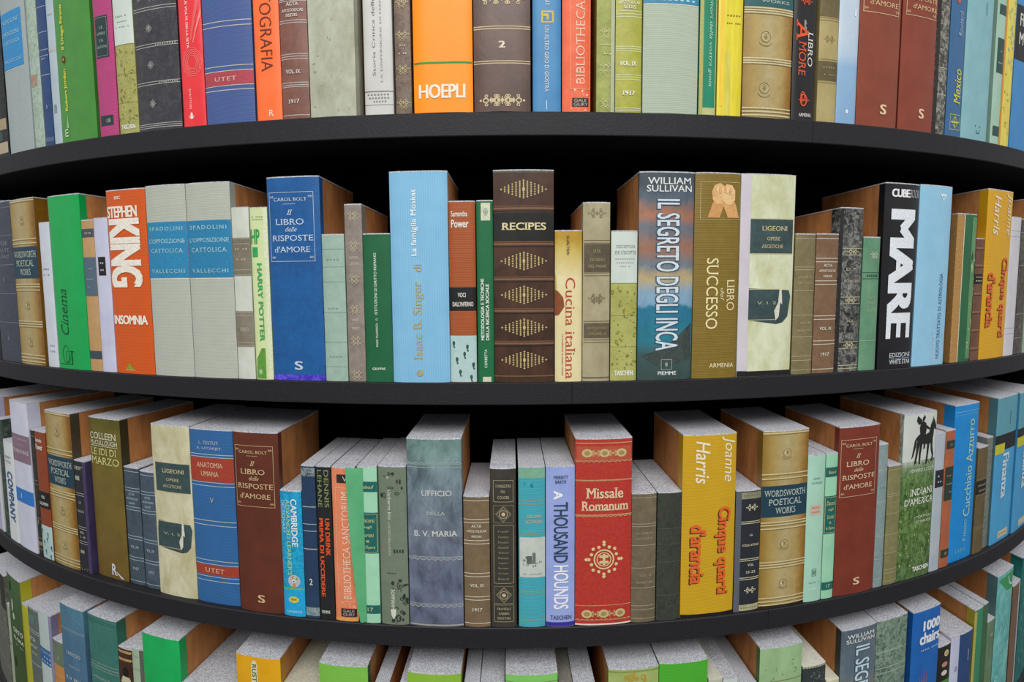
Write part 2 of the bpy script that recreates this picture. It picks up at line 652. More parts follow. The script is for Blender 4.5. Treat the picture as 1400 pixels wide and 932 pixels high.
def build_book(row, pos, label, m, deco=(), wl=.022, wr=.022, p=3.0, b=None, tall=None, flap=None, side=None, topm=None, dep=.165):
    tl, tr, H, vs, rb = pos
    z = SHELF_Z[row]
    v0 = 0.0
    if row == 0:
        H = tall if tall else (.296 if (tr - tl) * rb > .06 else .272)
        H = max(H, vs + .01) if vs < .285 else H
    if row == 3:
        v0 = H - vs
    B = Book(tl, tr, H, vs, rb, z, p, b, dep, v0)
    root = bpy.data.objects.new('book', None)
    root.empty_display_size = .02
    COL.objects.link(root)
    root.location = (rb * math.sin(B.th), -rb * math.cos(B.th), z + .0004)
    root.rotation_euler = (0, 0, B.th)
    root['label'], root['category'], root['group'] = label, 'book', GROUPS[row]
    hw, TL, TR = B.w / 2, math.tan(B.aL), math.tan(B.aR)
    CT, TOP = .0011, .0016
    front = [((u - .5) * B.w, B.F(u)) for u in US]
    # spine cover: a bent sheet wrapped round the front of the block
    outer = [(-hw + wl * TL, wl)] + front + [(hw + wr * TR, wr)]
    inner = [(-hw + wl * TL + .0006, wl)] + [((u - .5) * (B.w - .0013), B.F(u) + CT) for u in US] + [(hw + wr * TR - .0006, wr)]
    n = len(outer)
    z0, z1 = .0, H - TOP
    v = [(x, y, z0) for x, y in outer] + [(x, y, z1) for x, y in outer] + [(x, y, z0) for x, y in inner] + [(x, y, z1) for x, y in inner]
    f = []
    for i in range(n - 1):
        f.append((i, i + 1, n + i + 1, n + i))
        f.append((2 * n + i + 1, 2 * n + i, 3 * n + i, 3 * n + i + 1))
        f.append((n + i, n + i + 1, 3 * n + i + 1, 3 * n + i))
        f.append((i + 1, i, 2 * n + i, 2 * n + i + 1))
    f += [(0, n, 3 * n, 2 * n), (n - 1, 3 * n - 1, 4 * n - 1, 2 * n - 1)]
    B.mats.append(m)
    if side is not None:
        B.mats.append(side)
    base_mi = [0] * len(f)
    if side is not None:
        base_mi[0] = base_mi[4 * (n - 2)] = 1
    k0 = len(v)
    for d in deco:
        d(B)
    cover = new_obj('spine_cover', v + B.v, f + [tuple(k0 + i for i in q) for q in B.f], B.mats, base_mi + B.mi, root)
    for i, (_, tv, tf, tm) in enumerate(B.lettering()):
        new_obj('title_lettering' if i == 0 else 'small_lettering', tv, tf, B.tmats, tm, cover)
    # block: brown boards, and a pale slab on top like a trimmed page edge
    blk = [(-hw + dep * TL + .0006, dep), (-hw + .0007, .0004)] + [((u - .5) * (B.w - .0014), B.F(u) + CT + .0001) for u in US[1:-1]] + [(hw - .0007, .0004), (hw + dep * TR - .0006, dep)]
    v, f = prism(blk, .0, z1)
    new_obj('block', v, f, [BOARD], None, root)
    top = [(-hw + dep * TL, dep)] + front + [(hw + dep * TR, dep)]
    v, f = prism(top, z1, H)
    new_obj('page_edge', v, f, [topm or WHITE_EDGE], None, root)
    if flap:
        flap(B, root)
    return root


# ------------------------------------------------------------------ prints that come back on several books
def acta(hi='#d9d2c0', vol='VOL. IX', k=1.0):
    """Bands of an old bound volume: ACTA APOSTOLICAE SEDIS."""
    return [hs([.965 * k, .825 * k, .80 * k, .665 * k, .64 * k, .415 * k, .39 * k, .235 * k, .21 * k, .03 * k], .9, hi),
            ts('ACTA', .3, .7, .765 * k, .785 * k, hi, bold=.02), ts('APOSTOLICAE', .12, .88, .728 * k, .745 * k, hi, bold=.02), ts('SEDIS', .3, .7, .69 * k, .705 * k, hi, bold=.02),
            ts(vol, .22, .78, .312 * k, .335 * k, hi, bold=.02), ts('1917', .3, .7, .125 * k, .15 * k, hi, bold=.02)]


def risposte(c, wood=False, u0=.04, u1=.9):
    d = u1 - u0
    q = lambda a: u0 + d * a
    return [fr(u0, u1, .59, .925, .6, c), ts('CAROL BOLT', q(.12), q(.86), .882, .898, c), h(.868, .5, c, q(.32), q(.6)),
            ts('Il', q(.4), q(.54), .815, .84, c, shear=.3), ts('LIBRO', q(.14), q(.78), .768, .797, c), ts('delle', q(.36), q(.62), .735, .757, c, shear=.35),
            ts('RISPOSTE', q(.05), q(.97), .69, .718, c), ts("d'AMORE", q(.1), q(.9), .635, .663, c),
            fleuron(q(.07), .903, 4, c), fleuron(q(.93), .903, 4, c), fleuron(q(.07), .61, 4, c), fleuron(q(.93), .61, 4, c), ts('S', .44, .6, .055, .098, c, bold=.02)]


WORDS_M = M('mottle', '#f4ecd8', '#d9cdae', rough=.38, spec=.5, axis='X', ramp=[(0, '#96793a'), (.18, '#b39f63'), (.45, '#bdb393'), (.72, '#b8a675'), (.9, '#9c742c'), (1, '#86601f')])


def wordsworth(lab='#1f3f52', v0=.525, v1=.715, txt='#b9c4b8'):
    q = v1 - v0
    out = [r(0, 1, v0, v1, lab), ts('WORDSWORTH', .05, .95, v0 + q * .66, v0 + q * .86, txt), ts('POETICAL', .14, .86, v0 + q * .38, v0 + q * .58, txt), ts('WORKS', .28, .72, v0 + q * .1, v0 + q * .3, txt)]
    for vv in (.985, .76, .735, .49, .475, .455, .265, .25, .235, .06, .04, .02):
        out += [h(vv, 1.6, '#d2c69c'), h(vv - .007, .9, '#7d6a38')]
    for vv in (.875, .365, .14):
        out += [ring(.5, vv, 7, 7, .7, '#8f7f4e'), ring(.5, vv, 5.4, 5.4, .5, '#ded4b0'), ell(.5, vv + .003, 2.2, 3.2, '#8f7f4e', n=4), ring(.5, vv - .012, 9, 6, .8, '#8f7f4e', .55, .95, n=8), ell(.46, vv, 1.2, 2.6, '#ded4b0', n=6)]
    return out


LINEN = M('cloth', '#b3b7ac', '#a2a89e', rough=.8)


def spadolini(lab='#2b86b4', txt='#a9d3da'):
    return [r(0, 1, .52, .81, lab), h(.515, .9, PALE), ts('SPADOLINI', .08, .92, .765, .785, txt, space=1.3), ts("L'OPPOSIZIONE", .05, .95, .70, .722, txt), ts('CATTOLICA', .1, .9, .65, .672, txt, space=1.2), ts('VALLECCHI', .08, .92, .545, .565, txt, space=1.3)]


PARCH = M('stain', '#d3d2b8', '#a9a174', rough=.55)
PALE_PARCH = M('stain', '#d9dfc6', '#b3b384', rough=.5)


def ligeoni(torn=True, u0=.06):
    lab, gd = M('mottle', '#3f5557', '#2c3b3f'), '#c9bd90'
    a, e = u0 + .02, .97
    out = [r(a, e, .61, .785, lab), hs([.612, .783], 1.1, gd, a, e), ts('LIGEONI', a + .2, e - .12, .725, .748, gd, bold=.01), ts('OPERE', a + .3, e - .26, .678, .695, gd), ts('ASCETICHE', a + .2, e - .2, .64, .657, gd),
           pg([(a - .04, .285), (e - .28, .262), (e - .16, .27), (e - .06, .30), (e - .01, .40), (e - .05, .432), (a, .442), (a - .03, .38)], lab, 1), h(.285, .8, gd, a, e - .3), h(.437, .8, gd, a, e - .25),
           t('V. I. 2', a + .15, e - .3, .362, .376, gd),
           pg([(e - .3, .28), (e - .24, .30), (e - .22, .37), (e - .18, .36), (e - .2, .44), (e - .24, .44), (e - .26, .37), (e - .33, .33)], '#d8d5c4', 3)]
    return out


def lines(vv, mm, c, *more):
    return [hs(vv, mm, c)] + list(more)


def power():
    out = [t('Samantha', .1, .72, .915, .945, PALE, bold=.02), t('Power', .1, .76, .855, .898, PALE, bold=.03), r(0, 1, .40, .53, '#17181a'), t('VOCI', .32, .62, .475, .5, PALE, bold=.02), t("DALL'INFERNO", .12, .9, .425, .45, PALE, bold=.02),
           r(0, 1, 0, .262, M('mottle', '#b3cccb', '#9fbcbd'))]
    rg = random.Random(5)
    for i in range(7):
        u, v = (.14, .38, .66, .88, .26, .55, .8)[i], (.22, .06, .2, .1, .13, .16, .03)[i]
        out += [ell(u, v, 2.0, 3.4, '#2c5148', n=9), ell(u + .02, v - .022, 1.2, 1.6, '#2c5148', n=7), r(u - .02, u + .02, v - .02, v, '#2c5148', 2)]
    return out


def harris():
    d, o, w = '#3a2416', '#e0632a', '#efe6c8'
    out = [t('Joanne', .70, .96, .74, .985, w, 'd', shear=.25), t('Harris', .22, .48, .735, .965, w, 'd', shear=.25, bold=.01)]
    for c, du, dv in ((d, .018, -.004), (o, 0, 0)):
        out += [t('Cinque quarti', .60 - du, .90 - du, .125 + dv, .605 + dv, c, 'd', bold=.035), t("d'arancia", .15 - du, .44 - du, .19 + dv, .515 + dv, c, 'd', bold=.035)]
    return out


def civilta(c='#b9ad8c'):
    return [hs([.965, .765, .745, .6, .425, .27, .13, .10, .03], .8, c), ts('LA CIVILTA', .14, .86, .685, .702, c), ts('CATTOLICA', .14, .86, .645, .66, c), ts('VOL. III', .3, .8, .36, .376, c), ts('SERIE VIII', .2, .85, .305, .32, c)]


def scuola(c='#cfcaa8'):
    return [r(.2, 1, .93, .985, M('mottle', '#8f8f72', '#5d6058')), dots(.957, 7, .8, '#26282c', .25, .97), hs([.745, .73, .44, .425, .285, .27], 1.0, c, .2, 1), fleuron(.62, .86, 11, c), ts('LA', .54, .68, .627, .643, c, bold=.02), ts('SCUOLA CATTOLICA', .26, .96, .545, .562, c, bold=.02),
            ts('VOL.', .48, .76, .38, .4, c, bold=.02), ts('21-22', .42, .82, .322, .342, c, bold=.02), fleuron(.62, .18, 11, c), r(.2, 1, .012, .062, M('mottle', '#bdb88e', '#8f8d6c')), dots(.035, 8, .9, '#2a2c30', .24, .98)]


def tealset(u0=0.0):
    d, y = '#1c6660', '#d6d08a'
    return [r(u0, 1, .84, .905, d), t('Babeuf', u0 + .2, .85, .862, .882, y, shear=.2), r(u0, 1, .45, .71, d), fr(u0 + .03, .97, .458, .702, .5, y), ts('Discorsi', u0 + .15, .85, .648, .675, y, shear=.2), t('sugli', u0 + .28, .72, .605, .628, y, shear=.2),
            t('Scritti', u0 + .2, .8, .555, .58, y, shear=.2), t('e', u0 + .4, .56, .52, .535, y), t('le Opere', u0 + .15, .85, .475, .5, y, shear=.2), r(u0, 1, .06, .115, d), t('17', u0 + .38, .66, .076, .1, y)]


def taschen_figs(vt=.65):
    fig = '#7d7a30'
    return [r(0, 1, vt, 1.3, M('plain', '#c9d3cc', '#bcc8c0')), hs([vt - .002, vt * .67, vt * .35], .6, '#8d8a48'), specks(.05, .95, .08, vt - .03, 46, 2.6, fig, 3), specks(.05, .95, .08, vt - .03, 30, 2.0, '#d8c24a', 8),
            t('TASCHEN', .14, .86, .035, .068, '#eef0ea', bold=.03)]


def utet(gold='#d5cdb0', red='#b0402f', vis=1.0):
    return []


# ------------------------------------------------------------------ where each book stands on its shelf:
# (angle of its two front corners round the shelf, height, height of the print's unit, radius of the front)
ROW1 = [
    (-0.5913, -0.5530, 0.0000, 0.2721, 1.6990), (-0.5497, -0.4979, 0.0000, 0.2531, 1.6990), (-0.4964, -0.4781, 0.0000, 0.2396, 1.6990), (-0.4776, -0.4618, 0.0000, 0.2337, 1.6990),
    (-0.4610, -0.4479, 0.0000, 0.2279, 1.6990), (-0.4479, -0.3946, 0.0000, 0.2166, 1.6990), (-0.3909, -0.3659, 0.0000, 0.2043, 1.6990), (-0.3648, -0.3407, 0.0000, 0.1970, 1.6990),
    (-0.3395, -0.2909, 0.0000, 0.1875, 1.6990), (-0.2897, -0.2657, 0.0000, 0.1789, 1.6990), (-0.2649, -0.2168, 0.0000, 0.1715, 1.6990), (-0.2155, -0.1917, 0.0000, 0.1652, 1.6990),
    (-0.1914, -0.1667, 0.0000, 0.1615, 1.6990), (-0.1664, -0.1234, 0.0000, 0.1571, 1.6990), (-0.1192, -0.0949, 0.0000, 0.1532, 1.6990), (-0.0933, -0.0799, 0.0000, 0.1516, 1.6990),
    (-0.0782, -0.0298, 0.0000, 0.1495, 1.6990), (-0.0292, 0.0166, 0.0000, 0.1480, 1.6990), (0.0180, 0.0411, 0.0000, 0.1479, 1.6990), (0.0417, 0.0651, 0.0000, 0.1484, 1.6990),
    (0.0696, 0.0848, 0.0000, 0.1493, 1.6990), (0.0851, 0.1071, 0.0000, 0.1503, 1.6990), (0.1078, 0.1550, 0.0000, 0.1529, 1.6990), (0.1560, 0.1711, 0.0000, 0.1560, 1.6990),
    (0.1721, 0.1943, 0.0000, 0.1583, 1.6990), (0.1949, 0.2411, 0.0000, 0.1630, 1.6990), (0.2418, 0.2644, 0.0000, 0.1688, 1.6990), (0.2678, 0.2880, 0.0000, 0.1733, 1.6990),
    (0.2880, 0.3099, 0.0000, 0.1776, 1.6990), (0.3099, 0.3583, 0.0000, 0.1854, 1.6990), (0.3600, 0.4065, 0.0000, 0.1976, 1.6990), (0.4074, 0.4254, 0.0000, 0.2073, 1.6990),
    (0.4264, 0.4501, 0.0000, 0.2134, 1.6990), (0.4507, 0.4974, 0.0000, 0.2241, 1.6990), (0.5049, 0.5231, 0.0000, 0.2383, 1.6990), (0.5235, 0.5453, 0.0000, 0.2460, 1.6990),
    (0.5455, 0.6138, 0.0000, 0.2626, 1.6990),
]
ROW2 = [
    (-0.6690, -0.6221, 0.3072, 0.3072, 1.6990), (-0.6205, -0.5636, 0.2971, 0.2971, 1.6990), (-0.5634, -0.5084, 0.2955, 0.2955, 1.6990), (-0.5029, -0.4826, 0.2506, 0.2506, 1.6990),
    (-0.4815, -0.4285, 0.2921, 0.2921, 1.6990), (-0.4285, -0.4100, 0.2484, 0.2484, 1.6990), (-0.4100, -0.3898, 0.2499, 0.2499, 1.6990), (-0.3891, -0.3386, 0.2910, 0.2910, 1.6990),
    (-0.3384, -0.2923, 0.2927, 0.2927, 1.6990), (-0.2921, -0.2456, 0.2923, 0.2923, 1.6990), (-0.2456, -0.2280, 0.2543, 0.2543, 1.6990), (-0.2273, -0.2101, 0.2531, 0.2531, 1.6990),
    (-0.2096, -0.1609, 0.2944, 0.2944, 1.6990), (-0.1609, -0.1406, 0.2119, 0.2119, 1.6990), (-0.1401, -0.1246, 0.2536, 0.2536, 1.6990), (-0.1246, -0.1007, 0.2118, 0.2118, 1.6990),
    (-0.1007, -0.0518, 0.2964, 0.2964, 1.6990), (-0.0518, -0.0293, 0.2549, 0.2549, 1.6990), (-0.0288, -0.0147, 0.2556, 0.2556, 1.6990), (-0.0147, 0.0353, 0.2963, 0.2963, 1.6990),
    (0.0358, 0.0588, 0.2137, 0.2137, 1.6990), (0.0591, 0.0822, 0.2523, 0.2523, 1.6990), (0.0828, 0.1055, 0.2131, 0.2131, 1.6990), (0.1060, 0.1542, 0.2949, 0.2949, 1.6990),
    (0.1545, 0.1961, 0.2952, 0.2952, 1.6990), (0.1961, 0.2495, 0.2953, 0.2953, 1.6990), (0.2510, 0.2725, 0.2112, 0.2112, 1.6990), (0.2730, 0.2975, 0.2118, 0.2118, 1.6990),
    (0.2979, 0.3246, 0.2517, 0.2517, 1.6990), (0.3258, 0.3466, 0.2085, 0.2085, 1.6990), (0.3489, 0.3941, 0.2928, 0.2928, 1.6990), (0.3952, 0.4439, 0.2939, 0.2939, 1.6990),
    (0.4548, 0.4904, 0.2527, 0.2527, 1.6990), (0.4916, 0.5082, 0.2130, 0.2130, 1.6990), (0.5085, 0.5658, 0.2992, 0.2992, 1.6990), (0.5661, 0.5940, 0.2561, 0.2561, 1.6990),
    (0.5950, 0.6192, 0.2546, 0.2546, 1.6990), (0.6207, 0.7000, 0.2960, 0.2960, 1.6990),
]
ROW3 = [
    (-0.7550, -0.6805, 0.2788, 0.2788, 1.6995), (-0.6799, -0.6689, 0.2060, 0.2060, 1.6995), (-0.6619, -0.6458, 0.2428, 0.2428, 1.6995), (-0.6444, -0.6103, 0.2033, 0.2033, 1.6995),
    (-0.6094, -0.5600, 0.2898, 0.2898, 1.6995), (-0.5596, -0.5490, 0.2417, 0.2417, 1.6982), (-0.5484, -0.5239, 0.2424, 0.2424, 1.6983), (-0.5236, -0.4728, 0.2847, 0.2847, 1.6966),
    (-0.4726, -0.4526, 0.2034, 0.2034, 1.6961), (-0.4502, -0.4010, 0.2829, 0.2829, 1.6875), (-0.4001, -0.3783, 0.2037, 0.2037, 1.6871), (-0.3768, -0.3563, 0.2012, 0.2012, 1.6878),
    (-0.3537, -0.3064, 0.2846, 0.2846, 1.6928), (-0.3063, -0.2578, 0.2831, 0.2831, 1.6926), (-0.2553, -0.2093, 0.2848, 0.2848, 1.6974), (-0.2091, -0.1881, 0.1979, 0.1979, 1.6995),
    (-0.1878, -0.1743, 0.2378, 0.2378, 1.6995), (-0.1739, -0.1597, 0.2380, 0.2380, 1.6995), (-0.1591, -0.1376, 0.2374, 0.2374, 1.6995), (-0.1356, -0.1176, 0.2400, 0.2400, 1.6995),
    (-0.1166, -0.0917, 0.2419, 0.2419, 1.6995), (-0.0911, -0.0434, 0.2840, 0.2840, 1.6995), (-0.0428, -0.0201, 0.1989, 0.1989, 1.6995), (-0.0198, 0.0028, 0.2406, 0.2406, 1.6995),
    (0.0044, 0.0276, 0.2422, 0.2422, 1.6995), (0.0279, 0.0532, 0.2425, 0.2425, 1.6995), (0.0532, 0.1029, 0.2825, 0.2825, 1.6995), (0.1029, 0.1252, 0.1981, 0.1981, 1.6995),
    (0.1258, 0.1480, 0.1978, 0.1978, 1.6995), (0.1480, 0.1987, 0.2823, 0.2823, 1.6995), (0.1993, 0.2244, 0.1922, 0.1922, 1.6995), (0.2244, 0.2727, 0.2810, 0.2810, 1.6995),
    (0.2727, 0.2925, 0.2373, 0.2373, 1.6995), (0.2930, 0.3068, 0.2374, 0.2374, 1.6995), (0.3068, 0.3571, 0.2773, 0.2773, 1.6995), (0.3571, 0.3697, 0.2422, 0.2422, 1.6995),
    (0.3708, 0.3895, 0.2039, 0.2039, 1.6995), (0.3897, 0.4398, 0.2864, 0.2864, 1.6987), (0.4398, 0.4565, 0.2457, 0.2457, 1.6994), (0.4576, 0.4745, 0.2473, 0.2473, 1.6987),
    (0.4757, 0.5242, 0.2875, 0.2875, 1.6948), (0.5244, 0.5475, 0.2014, 0.2014, 1.6977), (0.5487, 0.5642, 0.2142, 0.2142, 1.6947), (0.5650, 0.6250, 0.2860, 0.2860, 1.6968),
    (0.6255, 0.6950, 0.2860, 0.2860, 1.6995),
]
ROW4 = [
    (-0.7800, -0.6941, 0.2615, 0.2615, 1.6990), (-0.6938, -0.6788, 0.2027, 0.2168, 1.6990), (-0.6785, -0.6259, 0.2829, 0.2587, 1.6990), (-0.6256, -0.6066, 0.2408, 0.1801, 1.6990),
    (-0.6063, -0.5765, 0.2485, 0.1675, 1.6990), (-0.5762, -0.5426, 0.2547, 0.1482, 1.6990), (-0.5423, -0.5192, 0.2127, 0.0890, 1.6990), (-0.5190, -0.4720, 0.2954, 0.1523, 1.6990),
    (-0.4638, -0.4161, 0.2988, 0.1243, 1.6990), (-0.4161, -0.3954, 0.2557, 0.0639, 1.6990), (-0.3954, -0.3785, 0.2622, 0.0619, 1.6990), (-0.3785, -0.3289, 0.2970, 0.0831, 1.6990),
    (-0.3289, -0.2658, 0.2240, 0.0200, 1.6990), (-0.2629, -0.2158, 0.2967, 0.0446, 1.6990), (-0.2158, -0.1785, 0.2531, 0.0200, 1.6990), (-0.1774, -0.1309, 0.2997, 0.0293, 1.6990),
    (-0.1260, -0.1125, 0.2697, 0.0200, 1.6990), (-0.1031, -0.0958, 0.2702, 0.0200, 1.6990), (-0.0945, -0.0467, 0.2964, 0.0200, 1.6990), (-0.0446, -0.0303, 0.2761, 0.0200, 1.6990),
    (-0.0300, -0.0084, 0.2765, 0.0200, 1.6990), (-0.0078, 0.0385, 0.2972, 0.0200, 1.6990), (0.0394, 0.0521, 0.2747, 0.0200, 1.6990), (0.0524, 0.0723, 0.2734, 0.0200, 1.6990),
    (0.0833, 0.1296, 0.2985, 0.0241, 1.6990), (0.1298, 0.1763, 0.3015, 0.0346, 1.6990), (0.1772, 0.1913, 0.2659, 0.0200, 1.6990), (0.1917, 0.2067, 0.2636, 0.0200, 1.6990),
    (0.2078, 0.2274, 0.2476, 0.0200, 1.6990), (0.2284, 0.2744, 0.3048, 0.0621, 1.6990), (0.2755, 0.3027, 0.2614, 0.0307, 1.6990), (0.3040, 0.3199, 0.2276, 0.0200, 1.6990),
    (0.3199, 0.3657, 0.3083, 0.0981, 1.6990), (0.3658, 0.4103, 0.3090, 0.1191, 1.6990), (0.4186, 0.4654, 0.3037, 0.1410, 1.6990), (0.4657, 0.4899, 0.2192, 0.0737, 1.6990),
    (0.4901, 0.5085, 0.2242, 0.0919, 1.6990), (0.5088, 0.5360, 0.2229, 0.1047, 1.6990), (0.5386, 0.5605, 0.2548, 0.1566, 1.6990), (0.5607, 0.5734, 0.2557, 0.1702, 1.6990),
    (0.5736, 0.5945, 0.2136, 0.1391, 1.6990), (0.5948, 0.6485, 0.2950, 0.2527, 1.6990), (0.6544, 0.6871, 0.2448, 0.2509, 1.6990), (0.6875, 0.7700, 0.2900, 0.2900, 1.6990),
]



